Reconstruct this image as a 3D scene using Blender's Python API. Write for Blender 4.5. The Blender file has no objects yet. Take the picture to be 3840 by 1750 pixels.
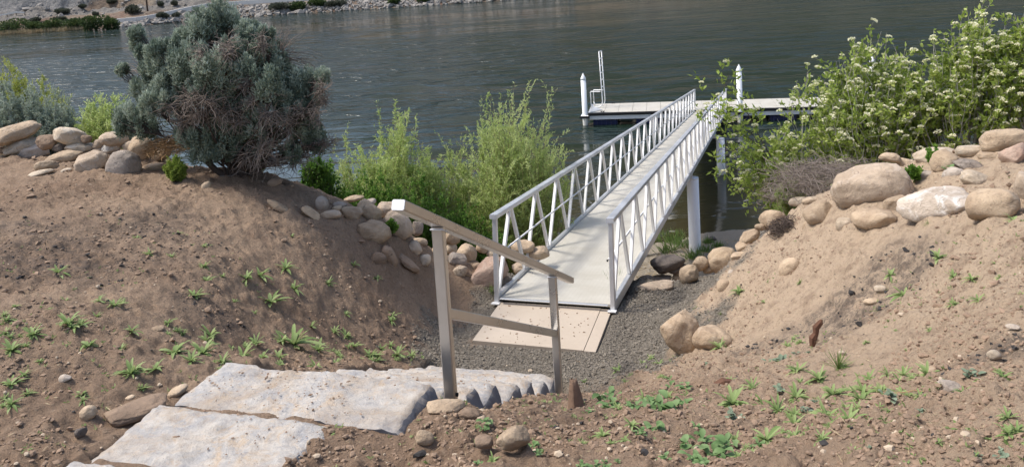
import bpy, bmesh, math, random
import numpy as np
from mathutils import Vector, Matrix

random.seed(7)
rng = np.random.default_rng(7)
SC = bpy.context.scene
COL = SC.collection

# ------------------------------------------------------------------ camera, sky, sun, exposure
F, CX, CY, PITCH, ROLL, EYE = 3050.0, 1920.0, 250.0, math.radians(7.05), 0.062, 7.15
fw = np.array([0, math.cos(PITCH), -math.sin(PITCH)])
up_ = np.array([0, math.sin(PITCH), math.cos(PITCH)])
rt = np.array([1.0, 0, 0])
cX = math.cos(ROLL) * rt - math.sin(ROLL) * up_
cY = math.sin(ROLL) * rt + math.cos(ROLL) * up_
EYEP = np.array([0, 0, EYE])
cam = bpy.data.cameras.new('camera')
cam.sensor_width = 36.0
cam.lens = F / 3840 * 36.0
cam.shift_y = -(875 - CY) / 3840
cam.clip_start, cam.clip_end = 0.05, 3000
camo = bpy.data.objects.new('camera', cam)
COL.objects.link(camo)
camo.matrix_world = Matrix(((cX[0], cY[0], -fw[0], 0), (cX[1], cY[1], -fw[1], 0), (cX[2], cY[2], -fw[2], EYE), (0, 0, 0, 1)))
SC.camera = camo

SUN_EL, SUN_AZ = math.radians(59), math.radians(-84)     # azimuth from straight ahead (+y), clockwise
sd = np.array([math.sin(SUN_AZ) * math.cos(SUN_EL), math.cos(SUN_AZ) * math.cos(SUN_EL), math.sin(SUN_EL)])
world = bpy.data.worlds.new('World')
SC.world = world
world.use_nodes = True
wn = world.node_tree.nodes
bg = wn['Background']
sky = wn.new('ShaderNodeTexSky')
sky.sky_type = 'NISHITA'
sky.sun_disc = False
sky.sun_elevation = SUN_EL
sky.sun_rotation = SUN_AZ
sky.air_density, sky.dust_density, sky.ozone_density = 1.0, 3.0, 1.0
world.node_tree.links.new(sky.outputs[0], bg.inputs[0])
bg.inputs[1].default_value = 0.14
sl = bpy.data.lights.new('sun', 'SUN')
sl.energy, sl.angle, sl.color = 2.2, math.radians(11.0), (1.0, 0.95, 0.88)
so = bpy.data.objects.new('sun', sl)
COL.objects.link(so)
so.rotation_euler = Vector(sd).to_track_quat('Z', 'Y').to_euler()
so.location = (-20, 10, 30)
SC.view_settings.view_transform = 'Standard'
SC.view_settings.look = 'None'
SC.view_settings.gamma = 1
SC.view_settings.use_curve_mapping = False
SC.view_settings.exposure = 0.68
SC.cycles.max_bounces = 6
SC.cycles.transparent_max_bounces = 6

def ray(x, y):
    return fw + (x - CX) / F * cX - (y - CY) / F * cY
def at_z(x, y, z):
    d = ray(x, y); return EYEP + d * ((z - EYE) / d[2])
def at_y(x, y, Y):
    d = ray(x, y); return EYEP + d * (Y / d[1])

# ------------------------------------------------------------------ small noise library
def _h(i, j, k, s):
    n = (i * 374761393 + j * 668265263 + k * 2147483647 + s * 974634777) & 0xFFFFFFFF
    n = ((n ^ (n >> 13)) * 1274126177) & 0xFFFFFFFF
    n = ((n ^ (n >> 16)) * 2246822519) & 0xFFFFFFFF
    return ((n ^ (n >> 15)) & 0xFFFFFF) / float(0xFFFFFF) * 2 - 1
def vnoise(p, s=0):
    p = np.asarray(p, float)
    f = np.floor(p).astype(np.int64); t = p - f
    t = t * t * t * (t * (t * 6 - 15) + 10)
    i, j, k = f[:, 0], f[:, 1], f[:, 2]
    r = 0
    for a in (0, 1):
        wa = t[:, 0] if a else 1 - t[:, 0]
        for b in (0, 1):
            wb = t[:, 1] if b else 1 - t[:, 1]
            for c in (0, 1):
                wc = t[:, 2] if c else 1 - t[:, 2]
                r = r + wa * wb * wc * _h(i + a, j + b, k + c, s)
    return r
def fbm(p, oct=4, s=0, gain=0.5):
    p = np.asarray(p, float); r = 0; a = 1.0
    for o in range(oct):
        r = r + a * vnoise(p * (2.03 ** o) + 17.3 * o, s + o); a *= gain
    return r
def smooth(a, b, x):
    t = np.clip((x - a) / (b - a), 0, 1); return t * t * (3 - 2 * t)

# ------------------------------------------------------------------ object helpers
def mesh_np(name, verts, faces, mat=None, tint=None, shade=False, mats=None):
    """verts (n,3); faces: one (m,3) or (m,4) array, or a list of such arrays."""
    if not isinstance(faces, list): faces = [faces]
    faces = [np.asarray(f, np.int32) for f in faces if len(f)]
    me = bpy.data.meshes.new(name)
    verts = np.asarray(verts, np.float32)
    me.vertices.add(len(verts)); me.vertices.foreach_set('co', verts.ravel())
    tot = np.concatenate([np.full(len(f), f.shape[1], np.int32) for f in faces])
    idx = np.concatenate([f.ravel() for f in faces])
    me.loops.add(len(idx)); me.loops.foreach_set('vertex_index', idx)
    me.polygons.add(len(tot))
    st = np.zeros(len(tot), np.int32); st[1:] = np.cumsum(tot)[:-1]
    me.polygons.foreach_set('loop_start', st); me.polygons.foreach_set('loop_total', tot)
    me.polygons.foreach_set('use_smooth', np.full(len(tot), bool(shade)))
    if tint is not None:
        a = me.attributes.new('tint', 'FLOAT', 'POINT'); a.data.foreach_set('value', np.asarray(tint, np.float32))
    me.update(calc_edges=True)
    if mat: me.materials.append(mat)
    return me
def link(name, me, parent=None, loc=None, kind=None):
    o = bpy.data.objects.new(name, me); COL.objects.link(o)
    if parent: o.parent = parent
    if loc is not None: o.location = loc
    if kind: o['kind'] = kind
    return o
def tag(o, label, cat, group=None, kind=None):
    o['label'] = label; o['category'] = cat
    if group: o['group'] = group
    if kind: o['kind'] = kind
    return o
def thing(name, label, cat, loc=(0, 0, 0), rz=0, group=None):
    o = bpy.data.objects.new(name, None); COL.objects.link(o)
    o.location = loc; o.rotation_euler = (0, 0, rz); o.empty_display_size = 0.1
    return tag(o, label, cat, group)

class MB:
    """collects boxes, bars and tubes into one mesh"""
    def __init__(s): s.v = []; s.f4 = []; s.f3 = []; s.n = 0
    def add(s, v, f):
        v = np.asarray(v, float)
        for q in f: (s.f4 if len(q) == 4 else s.f3).append([i + s.n for i in q])
        s.v.append(v); s.n += len(v); return s
    def bar(s, p, q, w, h, upv=(0, 0, 1), bev=0.0):
        p = np.asarray(p, float); q = np.asarray(q, float); d = q - p; d /= np.linalg.norm(d)
        u = np.cross(d, upv)
        if np.linalg.norm(u) < 1e-4: u = np.cross(d, (0, 1, 0.01))
        u /= np.linalg.norm(u); n = np.cross(u, d)
        b = bev if bev else min(w, h) * 0.1
        prof = [(-w/2 + b, -h/2), (w/2 - b, -h/2), (w/2, -h/2 + b), (w/2, h/2 - b), (w/2 - b, h/2), (-w/2 + b, h/2), (-w/2, h/2 - b), (-w/2, -h/2 + b)]
        v = [p + u * a + n * c for a, c in prof] + [q + u * a + n * c for a, c in prof]
        f = [[i, (i + 1) % 8, 8 + (i + 1) % 8, 8 + i] for i in range(8)]
        f += [[7, 0, 1, 2], [7, 2, 3, 6], [6, 3, 4, 5]][::1]
        f += [[15 - 0, 10, 9, 8], [15, 14, 11, 10], [14, 13, 12, 11]]
        f = [q_[::-1] if k < 11 and k >= 8 else q_ for k, q_ in enumerate(f)]
        return s.add(v, f)
    def tube(s, pts, r, n=8, cap=True):
        pts = [np.asarray(p, float) for p in pts]; m = len(pts)
        rs = r if hasattr(r, '__len__') else [r] * m
        vs = []
        u = None
        for i in range(m):
            d = pts[min(i + 1, m - 1)] - pts[max(i - 1, 0)]; d /= np.linalg.norm(d) + 1e-12
            if u is None:
                u = np.cross(d, (0.1, 0.2, 1) if abs(d[2]) < .9 else (1, 0, 0.1))
            u = u - d * (u @ d); u /= np.linalg.norm(u); w = np.cross(d, u)
            for k in range(n):
                a = 2 * math.pi * k / n
                vs.append(pts[i] + (u * math.cos(a) + w * math.sin(a)) * rs[i])
        f = []
        for i in range(m - 1):
            for k in range(n):
                a, b = i * n + k, i * n + (k + 1) % n
                f.append([a, b, b + n, a + n])
        if cap:
            vs += [pts[0], pts[-1]]
            for k in range(n):
                f.append([m * n, (k + 1) % n, k]); f.append([m * n + 1, (m - 1) * n + k, (m - 1) * n + (k + 1) % n])
        return s.add(vs, f)
    def mesh(s, name, mat, shade=False):
        return mesh_np(name, np.concatenate(s.v), [x for x in (s.f4, s.f3) if x], mat, shade=shade)
    def build(s, name, mat, parent=None, shade=False, loc=None):
        return link(name, s.mesh(name, mat, shade), parent, loc)

# ------------------------------------------------------------------ materials
class NB:
    def __init__(s, name):
        s.m = bpy.data.materials.new(name); s.m.use_nodes = True
        s.nt = s.m.node_tree; s.b = s.nt.nodes['Principled BSDF']; s.out = s.nt.nodes['Material Output']
        s.tc = None
    def n(s, t, **k):
        x = s.nt.nodes.new(t)
        for a, v in k.items(): setattr(x, a, v)
        return x
    def l(s, a, b): s.nt.links.new(a, b)
    def co(s, obj=True):
        if s.tc is None: s.tc = s.n('ShaderNodeTexCoord')
        if obj == 'world':
            return s.n('ShaderNodeNewGeometry').outputs['Position']
        return s.tc.outputs['Object']
    def noise(s, scale, detail=4, rough=0.55, vec=None, dist=0, sc3=None):
        t = s.n('ShaderNodeTexNoise'); t.inputs['Scale'].default_value = scale; t.inputs['Detail'].default_value = detail
        t.inputs['Roughness'].default_value = rough; t.inputs['Distortion'].default_value = dist
        v = vec if vec is not None else s.co()
        if sc3:
            mp = s.n('ShaderNodeMapping'); mp.inputs['Scale'].default_value = sc3; s.l(v, mp.inputs['Vector']); v = mp.outputs[0]
        s.l(v, t.inputs['Vector']); return t.outputs['Fac']
    def ramp(s, fac, stops, interp='LINEAR'):
        r = s.n('ShaderNodeValToRGB'); r.color_ramp.interpolation = interp
        e = r.color_ramp.elements
        while len(e) < len(stops): e.new(0.5)
        for el, (p, c) in zip(e, stops):
            el.position = p; el.color = (*c, 1) if len(c) == 3 else c
        s.l(fac, r.inputs[0]); return r.outputs[0]
    def mix(s, fac, a, b, mode='MIX'):
        x = s.n('ShaderNodeMix', data_type='RGBA', blend_type=mode)
        for i, v in ((0, fac), (6, a), (7, b)):
            if isinstance(v, (int, float)): x.inputs[i].default_value = v
            elif isinstance(v, tuple): x.inputs[i].default_value = (*v, 1)
            else: s.l(v, x.inputs[i])
        return x.outputs[2]
    def math(s, op, a, b=0.0):
        x = s.n('ShaderNodeMath', operation=op)
        for i, v in enumerate((a, b)):
            if isinstance(v, (int, float)): x.inputs[i].default_value = v
            else: s.l(v, x.inputs[i])
        return x.outputs[0]
    def mr(s, v, a, b, c=0.0, d=1.0):
        x = s.n('ShaderNodeMapRange'); s.l(v, x.inputs[0])
        for i, q in enumerate((a, b, c, d)): x.inputs[i + 1].default_value = q
        return x.outputs[0]
    def bump(s, h, strength=0.3, dist=0.02, prev=None):
        x = s.n('ShaderNodeBump'); x.inputs['Strength'].default_value = strength; x.inputs['Distance'].default_value = dist
        s.l(h, x.inputs['Height'])
        if prev is not None: s.l(prev, x.inputs['Normal'])
        return x.outputs[0]
    def fin(s, col=None, rough=0.8, metal=0.0, normal=None, spec=None):
        if isinstance(col, tuple): s.b.inputs['Base Color'].default_value = (*col, 1)
        elif col is not None: s.l(col, s.b.inputs['Base Color'])
        if isinstance(rough, (int, float)): s.b.inputs['Roughness'].default_value = rough
        else: s.l(rough, s.b.inputs['Roughness'])
        s.b.inputs['Metallic'].default_value = metal
        if normal is not None: s.l(normal, s.b.inputs['Normal'])
        if spec is not None: s.b.inputs['Specular IOR Level'].default_value = spec
        return s.m
    def attr(s, name):
        a = s.n('ShaderNodeAttribute'); a.attribute_name = name; return a.outputs['Fac']
    def orand(s):
        return s.n('ShaderNodeObjectInfo').outputs['Random']

def leaf_mat(name, c0, c1, c2, trans=0.35, rough=0.6):
    b = NB(name)
    col = b.ramp(b.attr('tint'), [(0, c0), (0.5, c1), (1, c2)])
    b.l(col, b.b.inputs['Base Color']); b.b.inputs['Roughness'].default_value = rough
    b.b.inputs['Specular IOR Level'].default_value = 0.3
    t = b.n('ShaderNodeBsdfTranslucent'); b.l(col, t.inputs[0])
    m = b.n('ShaderNodeMixShader'); m.inputs[0].default_value = trans
    b.l(b.b.outputs[0], m.inputs[1]); b.l(t.outputs[0], m.inputs[2]); b.l(m.outputs[0], b.out.inputs[0])
    return b.m

def simple(name, col, rough=0.7, metal=0.0, var=0.12, scale=6, bump=0.0, bscale=40):
    b = NB(name)
    f = b.noise(scale, 5, 0.6)
    c = b.mix(f, tuple(x * (1 - var) for x in col), tuple(min(1, x * (1 + var)) for x in col))
    nm = b.bump(b.noise(bscale, 3), bump, 0.01) if bump else None
    return b.fin(c, rough, metal, nm)

MAT = {}
# aluminium: mill finish, streaked and patchy
def alu(name, base, rough, metal, streak):
    b = NB(name)
    f = b.noise(3.0, 6, 0.65, vec=b.co('world'))
    g = b.noise(30, 4, 0.6, vec=b.co('world'), sc3=(1, 1, 0.12))
    c = b.mix(b.mr(f, .35, .7), tuple(x * (1 - streak) for x in base), base)
    c = b.mix(b.mr(g, .55, .75, 0, .35), c, tuple(x * 0.72 for x in base))
    c = b.mix(b.math('MULTIPLY', b.orand(), .22), c, tuple(x * .72 for x in base))
    return b.fin(c, b.mr(f, .3, .7, rough - .08, rough + .12), metal, b.bump(g, .05, .01))
MAT['alu'] = alu('weathered_aluminium', (0.72, 0.73, 0.74), 0.42, 0.65, 0.16)
MAT['rail'] = alu('handrail_aluminium', (0.60, 0.585, 0.56), 0.3, 0.85, 0.2)
MAT['web'] = alu('bright_aluminium', (0.82, 0.82, 0.81), 0.5, 0.3, 0.1)
MAT['cap'] = simple('white_plastic_cap', (0.8, 0.8, 0.79), 0.5, 0, .05)
MAT['pile'] = None
b = NB('white_pile_coating')
z = b.n('ShaderNodeSeparateXYZ'); b.l(b.co('world'), z.inputs[0])
nz = b.noise(5, 5, .6, vec=b.co('world'), sc3=(1, 1, .25))
hgt = b.math('ADD', z.outputs[2], b.mr(nz, 0, 1, -.3, .3))
c = b.ramp(b.mr(hgt, -.2, 1.6), [(0, (.30, .29, .24)), (.22, (.55, .55, .5)), (.4, (.74, .75, .74)), (1, (.8, .81, .81))])
MAT['pile'] = b.fin(c, .45, 0)
MAT['black'] = simple('black_rubber', (0.012, 0.012, 0.013), 0.9)
MAT['float'] = simple('navy_plastic_float', (0.012, 0.02, 0.075), 0.35, 0, .2, 3)
MAT['floatgrey'] = simple('green_grey_float', (0.12, 0.17, 0.15), 0.5, 0, .2, 3)
# deck grating panel
b = NB('pale_grating_plastic')
br = b.n('ShaderNodeTexBrick'); br.offset = .5; br.squash = 1
br.inputs['Scale'].default_value = 1.0; br.inputs['Mortar Size'].default_value = .006; br.inputs['Mortar Smooth'].default_value = .3
br.inputs['Brick Width'].default_value = .095; br.inputs['Row Height'].default_value = .026
b.l(b.co(), br.inputs['Vector'])
dirt = b.noise(2.3, 6, .65, vec=b.co('world'))
c = b.mix(b.mr(dirt, .42, .68, 0, .75), (.54, .515, .445), (.43, .40, .325))
c = b.mix(b.math('MULTIPLY', br.outputs['Fac'], .42), c, (.33, .31, .265))
c = b.mix(b.math('MULTIPLY', b.orand(), .07), c, (.5, .48, .43))
MAT['deck'] = b.fin(c, .6, 0, b.bump(br.outputs['Fac'], .25, -.004))
b = NB('concrete')
n1 = b.noise(1.6, 8, .6, vec=b.co('world')); n2 = b.noise(26, 6, .7, vec=b.co('world')); n3 = b.noise(9, 3, .5, vec=b.co('world'))
c = b.mix(b.mr(n1, .3, .7), (.43, .36, .28), (.49, .415, .33))
c = b.mix(b.mr(n2, .5, .8, 0, .3), c, (.36, .28, .2))
c = b.mix(b.mr(n3, .68, .74, 0, .25), c, (.28, .23, .18))
MAT['concrete'] = b.fin(c, .85, 0, b.bump(n2, .15, .006))
# quarried stone: blue grey with cream and rust bloom
b = NB('limestone_step')
w = b.co('world')
n1 = b.noise(4.5, 10, .72, vec=w, dist=.6); n2 = b.noise(19, 8, .75, vec=w); n3 = b.noise(75, 4, .65, vec=w); n4 = b.noise(7.5, 8, .75, vec=w, dist=1.2)
c = b.mix(b.mr(n1, .38, .62), (.36, .358, .36), (.52, .47, .405))
c = b.mix(b.mr(n4, .50, .62, 0, .75), c, (.50, .375, .25))
c = b.mix(b.mr(n2, .5, .64, 0, .75), c, (.56, .525, .47))
c = b.mix(b.mr(n2, .46, .36, 0, .5), c, (.22, .215, .215))
c = b.mix(b.mr(n3, .58, .72, 0, .4), c, (.30, .27, .24))
nd_ = b.noise(2.1, 8, .7, vec=w, dist=.7)
c = b.mix(b.mr(nd_, .5, .66, 0, .65), c, (.36, .27, .185))
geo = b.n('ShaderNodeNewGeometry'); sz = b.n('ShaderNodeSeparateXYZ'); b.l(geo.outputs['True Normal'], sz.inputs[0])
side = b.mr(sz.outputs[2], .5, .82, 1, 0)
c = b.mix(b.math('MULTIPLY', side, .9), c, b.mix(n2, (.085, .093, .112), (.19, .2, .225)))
bm_ = b.bump(n2, .7, .03); bm_ = b.bump(n3, .45, .008, bm_)
MAT['step'] = b.fin(c, .85, 0, bm_)
# boulders
def rock_mat(name, a, bb, spot, spotamt=.5, dustamt=.6):
    b = NB(name)
    r = b.orand(); ofs = b.n('ShaderNodeVectorMath', operation='ADD')
    b.l(b.co(), ofs.inputs[0]); cr = b.n('ShaderNodeCombineXYZ')
    b.l(b.math('MULTIPLY', r, 37.0), cr.inputs[0]); b.l(b.math('MULTIPLY', r, 91.0), cr.inputs[1]); b.l(cr.outputs[0], ofs.inputs[1])
    v = ofs.outputs[0]
    n1 = b.noise(4, 8, .62, vec=v, dist=.5); n2 = b.noise(18, 8, .7, vec=v); n3 = b.noise(7, 5, .6, vec=v, dist=1.2); n4 = b.noise(90, 3, .6, vec=v)
    c = b.mix(b.mr(n1, .36, .64), tuple(x * .86 for x in a), tuple(min(1, x * 1.08) for x in bb))
    c = b.mix(b.mr(n3, .54, .66, 0, spotamt), c, spot)
    c = b.mix(b.mr(n2, .53, .68, 0, .5), c, tuple(x * .6 for x in a))
    c = b.mix(b.mr(n4, .6, .75, 0, .3), c, tuple(min(1, x * 1.35) for x in bb))
    vx = b.n('ShaderNodeTexVoronoi', feature='DISTANCE_TO_EDGE'); vx.inputs['Scale'].default_value = 3.2
    wv_ = b.n('ShaderNodeVectorMath', operation='ADD'); nz_ = b.n('ShaderNodeTexNoise'); nz_.inputs['Scale'].default_value = 5; b.l(v, nz_.inputs['Vector'])
    sc_ = b.n('ShaderNodeVectorMath', operation='SCALE'); sc_.inputs['Scale'].default_value = .35; b.l(nz_.outputs['Color'], sc_.inputs[0]); b.l(v, wv_.inputs[0]); b.l(sc_.outputs[0], wv_.inputs[1]); b.l(wv_.outputs[0], vx.inputs['Vector'])
    crk = b.math('MULTIPLY', b.mr(vx.outputs['Distance'], .0, .014, 1, 0), b.mr(n3, .5, .56, 0, .75))
    c = b.mix(crk, c, tuple(x * .35 for x in a))
    hs = b.n('ShaderNodeHueSaturation'); b.l(c, hs.inputs['Color'])
    b.l(b.mr(r, 0, 1, .82, 1.14), hs.inputs['Value'])
    # soil dust in from the underside
    nrm = b.n('ShaderNodeSeparateXYZ'); b.l(b.co(), nrm.inputs[0])
    n6 = b.noise(2.2, 4, .6, vec=v, dist=2.5)
    c_ = None
    bmp = b.bump(n1, .5, .08); bmp = b.bump(n2, .6, .03, bmp); bmp = b.bump(n4, .35, .006, bmp)
    d = b.mr(b.math('ADD', b.noise(3, 5, .6, vec=v), b.math('MULTIPLY', nrm.outputs[2], -1.2)), .5, .95, 0, dustamt)
    c = b.mix(d, hs.outputs[0], (.30, .215, .145))
    return b.fin(c, .88, 0, bmp)
MAT['tan'] = rock_mat('tan_river_stone', (.38, .275, .18), (.47, .36, .245), (.52, .42, .31))
MAT['cream'] = rock_mat('cream_river_stone', (.46, .365, .26), (.54, .45, .34), (.6, .54, .45), .6, .25)
MAT['pink'] = rock_mat('pinkish_granite', (.385, .295, .21), (.455, .36, .265), (.53, .44, .35), .6)
MAT['grey'] = rock_mat('grey_granite', (.29, .24, .195), (.385, .325, .27), (.44, .38, .32), .5)
MAT['white'] = rock_mat('white_faced_granite', (.41, .335, .255), (.52, .44, .36), (.68, .65, .60), .8, .5)
MAT['dark'] = rock_mat('dark_basalt', (.10, .08, .068), (.15, .125, .105), (.20, .165, .14), .4, .2)
MAT['brown'] = rock_mat('earthy_brown_stone', (.24, .165, .11), (.31, .22, .15), (.35, .26, .18), .4, .6)
MAT['red'] = rock_mat('reddish_stone', (.34, .22, .16), (.42, .31, .24), (.45, .27, .20), .5)
# bare earth with gravel floor, charcoal stains and beach sand, painted from masks measured on the ground itself
b = NB('bare_earth')
w = b.co('world')
n1 = b.noise(.9, 6, .6, vec=w); n2 = b.noise(7, 8, .68, vec=w); n3 = b.noise(38, 6, .7, vec=w); n5 = b.noise(120, 3, .6, vec=w)
soil = b.mix(b.mr(n1, .35, .65), (.235, .16, .107), (.325, .235, .162))
soil = b.mix(b.attr('pale'), soil, (.48, .37, .26))
soil = b.mix(b.mr(n2, .5, .64, 0, .55), soil, (.20, .138, .095))
soil = b.mix(b.mr(n3, .56, .66, 0, .45), soil, (.40, .31, .22))
soil = b.mix(b.mr(n3, .44, .36, 0, .55), soil, (.13, .09, .064))
char = b.math('MULTIPLY', b.attr('char'), b.mr(b.math('ADD', n3, b.math('MULTIPLY', n2, .7)), .72, .95))
soil = b.mix(b.math('MULTIPLY', char, .7), soil, (.07, .06, .055))
vo = b.n('ShaderNodeTexVoronoi'); vo.inputs['Scale'].default_value = 62; b.l(w, vo.inputs['Vector'])
grav = b.mix(vo.outputs['Color'], (.115, .10, .08), (.29, .255, .205))
grav = b.mix(b.mr(n3, .5, .7, 0, .5), grav, (.05, .045, .04))
c = b.mix(b.attr('gravel'), soil, grav)
sand = b.mix(n2, (.30, .26, .205), (.22, .19, .145))
c = b.mix(b.attr('sand'), c, sand)
bmp = b.bump(n2, .8, .06); bmp = b.bump(n3, .9, .025, bmp); bmp = b.bump(n5, .4, .006, bmp)
bmp = b.bump(b.math('MULTIPLY', vo.outputs['Distance'], b.attr('gravel')), .8, -.02, bmp)
MAT['earth'] = b.fin(c, .95, 0, bmp, .2)
MAT['clod'] = simple('earth_clod', (.26, .18, .122), .95, 0, .55, 14)
MAT['charcoal'] = simple('charcoal', (.028, .025, .024), .8, 0, .3, 20)
MAT['pebble'] = simple('pale_pebble', (.45, .36, .26), .85, 0, .3, 7)
MAT['gravel'] = simple('crushed_rock', (.20, .175, .14), .9, 0, .5, 11)
MAT['bark'] = simple('dark_sage_bark', (.085, .062, .05), .95, 0, .35, 30)
MAT['deadtwig'] = simple('dead_twigs', (.225, .185, .155), .95, 0, .35, 12)
MAT['greytwig'] = simple('grey_twigs', (.24, .215, .20), .95, 0, .3, 12)
MAT['straw'] = simple('straw', (.34, .21, .10), .95, 0, .35, 12)
MAT['willowstem'] = simple('willow_stems', (.27, .21, .11), .9, 0, .3, 12)
MAT['palestem'] = simple('pale_grey_stems', (.36, .335, .30), .9, 0, .25, 12)
MAT['stump'] = simple('weathered_wood', (.26, .17, .115), .95, 0, .35, 14, .6, 30)
MAT['rustwood'] = simple('rusty_bark', (.12, .058, .034), .95, 0, .4, 14, .6, 30)
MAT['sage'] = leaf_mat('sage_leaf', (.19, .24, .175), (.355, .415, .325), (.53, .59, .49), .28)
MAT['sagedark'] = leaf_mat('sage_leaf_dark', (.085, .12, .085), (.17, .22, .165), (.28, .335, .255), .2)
MAT['willow'] = leaf_mat('willow_leaf', (.24, .33, .09), (.46, .56, .19), (.62, .69, .33), .5)
MAT['willowy'] = leaf_mat('yellow_willow_leaf', (.24, .30, .05), (.40, .45, .10), (.5, .55, .18), .4)
MAT['green'] = leaf_mat('bright_shrub_leaf', (.05, .12, .018), (.14, .27, .04), (.29, .43, .08), .45)
MAT['dogwood'] = leaf_mat('dogwood_leaf', (.13, .19, .03), (.30, .395, .075), (.47, .54, .16), .45)
MAT['flower'] = leaf_mat('cream_blossom', (.74, .72, .42), (.82, .80, .56), (.86, .85, .70), .05)
MAT['weed'] = leaf_mat('weed_leaf', (.14, .215, .065), (.25, .345, .12), (.38, .45, .20), .35)
MAT['broad'] = leaf_mat('broad_weed_leaf', (.08, .16, .05), (.15, .25, .09), (.24, .34, .15), .3)
MAT['greyweed'] = leaf_mat('grey_weed_leaf', (.13, .18, .12), (.21, .27, .18), (.30, .36, .25), .25)
MAT['grass'] = leaf_mat('grass_blade', (.08, .15, .03), (.16, .25, .06), (.30, .34, .14), .35)
MAT['drygrass'] = leaf_mat('dry_reed', (.34, .26, .15), (.45, .36, .22), (.55, .46, .30), .25)
MAT['farbush'] = leaf_mat('far_bush_leaf', (.03, .055, .02), (.07, .105, .035), (.14, .18, .06), .2)
MAT['farsage'] = leaf_mat('far_sage_leaf', (.055, .06, .045), (.10, .11, .08), (.16, .17, .12), .2)
MAT['riprap'] = simple('pale_riprap', (.25, .23, .205), .9, 0, .45, .35)
MAT['concretebar'] = simple('road_barrier', (.62, .60, .56), .8, 0, .1, .3)
# river
b = NB('river_water')
w = b.co('world')
sep = b.n('ShaderNodeSeparateXYZ'); b.l(w, sep.inputs[0])
big = b.noise(1.0, 4, .6, vec=w, sc3=(.012, .045, 1)); mid = b.noise(1.0, 3, .55, vec=w, sc3=(.05, .28, 1), dist=.6)
fine = b.noise(1.0, 3, .6, vec=w, sc3=(.8, .75, 1)); fin2 = b.noise(1.0, 3, .6, vec=w, sc3=(4.2, 6.5, 1)); swell = b.noise(1.0, 2, .5, vec=w, sc3=(.28, .75, 1))
wy = b.math('MULTIPLY', b.mr(sep.outputs[1], 34, 52, 0, 1), b.mr(sep.outputs[1], 100, 70, 0, 1)); wx = b.mr(sep.outputs[0], 22, -14, 0, .26)
windy = b.mr(b.math('ADD', b.math('ADD', big, b.math('MULTIPLY', mid, .55)), b.math('MULTIPLY', wy, wx)), .68, .96, .10, 1.25)
near = b.mr(sep.outputs[1], 22, 60, .45, 1.0)
patch = b.mr(b.noise(1.0, 3, .6, vec=w, sc3=(.22, .62, 1), dist=.4), .46, .60, .22, 1.5)
amp = b.math('MULTIPLY', b.math('MULTIPLY', windy, patch), near)
hh = b.math('ADD', b.math('MULTIPLY', fine, 1.5), b.math('MULTIPLY', fin2, .22))
hh = b.math('ADD', b.math('MULTIPLY', hh, amp), b.math('MULTIPLY', swell, .10))
bp = b.n('ShaderNodeBump'); bp.inputs['Strength'].default_value = 1.0; bp.inputs['Distance'].default_value = .16; b.l(hh, bp.inputs['Height'])
shal = b.mr(sep.outputs[1], 20, 34, 0, 1)
deep = b.mix(shal, (.040, .034, .016), (.010, .021, .014))
MAT['water'] = b.fin(deep, b.mr(windy, .1, 1.25, .03, .2), 0, bp.outputs[0]); b.b.inputs['IOR'].default_value = 1.33
# far hillside
b = NB('dry_hillside')
w = b.co('world'); s3 = b.n('ShaderNodeSeparateXYZ'); b.l(w, s3.inputs[0])
n1 = b.noise(.05, 6, .6, vec=w); n2 = b.noise(.35, 8, .7, vec=w); n3 = b.noise(1.6, 6, .7, vec=w); n4 = b.noise(.13, 5, .6, vec=w, dist=.8)
c = b.mix(b.mr(n1, .38, .62), (.17, .128, .097), (.25, .198, .148))
c = b.mix(b.mr(n4, .5, .62, 0, .75), c, (.17, .105, .08))
c = b.mix(b.mr(n2, .52, .64, 0, .7), c, (.32, .275, .22))
c = b.mix(b.mr(n3, .60, .70, 0, .6), c, (.055, .058, .035))
c = b.mix(b.mr(b.math('ADD', s3.outputs[2], b.math('MULTIPLY', n1, 10.0)), 9, 19), c, b.mix(b.mr(n2, .4, .6), (.032, .046, .034), (.06, .068, .048)))
rockc = b.mix(b.mr(n3, .35, .65), (.14, .138, .135), (.28, .27, .255))
c = b.mix(b.attr('cliff'), c, rockc)
c = b.mix(b.attr('road'), c, (.20, .185, .165))
c = b.mix(b.mr(s3.outputs[0], -10, 60, 0, .75), c, (.05, .058, .042))
MAT['hill'] = b.fin(c, .95, 0, b.bump(b.math('ADD', n2, b.math('MULTIPLY', n3, .4)), .9, 1.2), .1)

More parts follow.
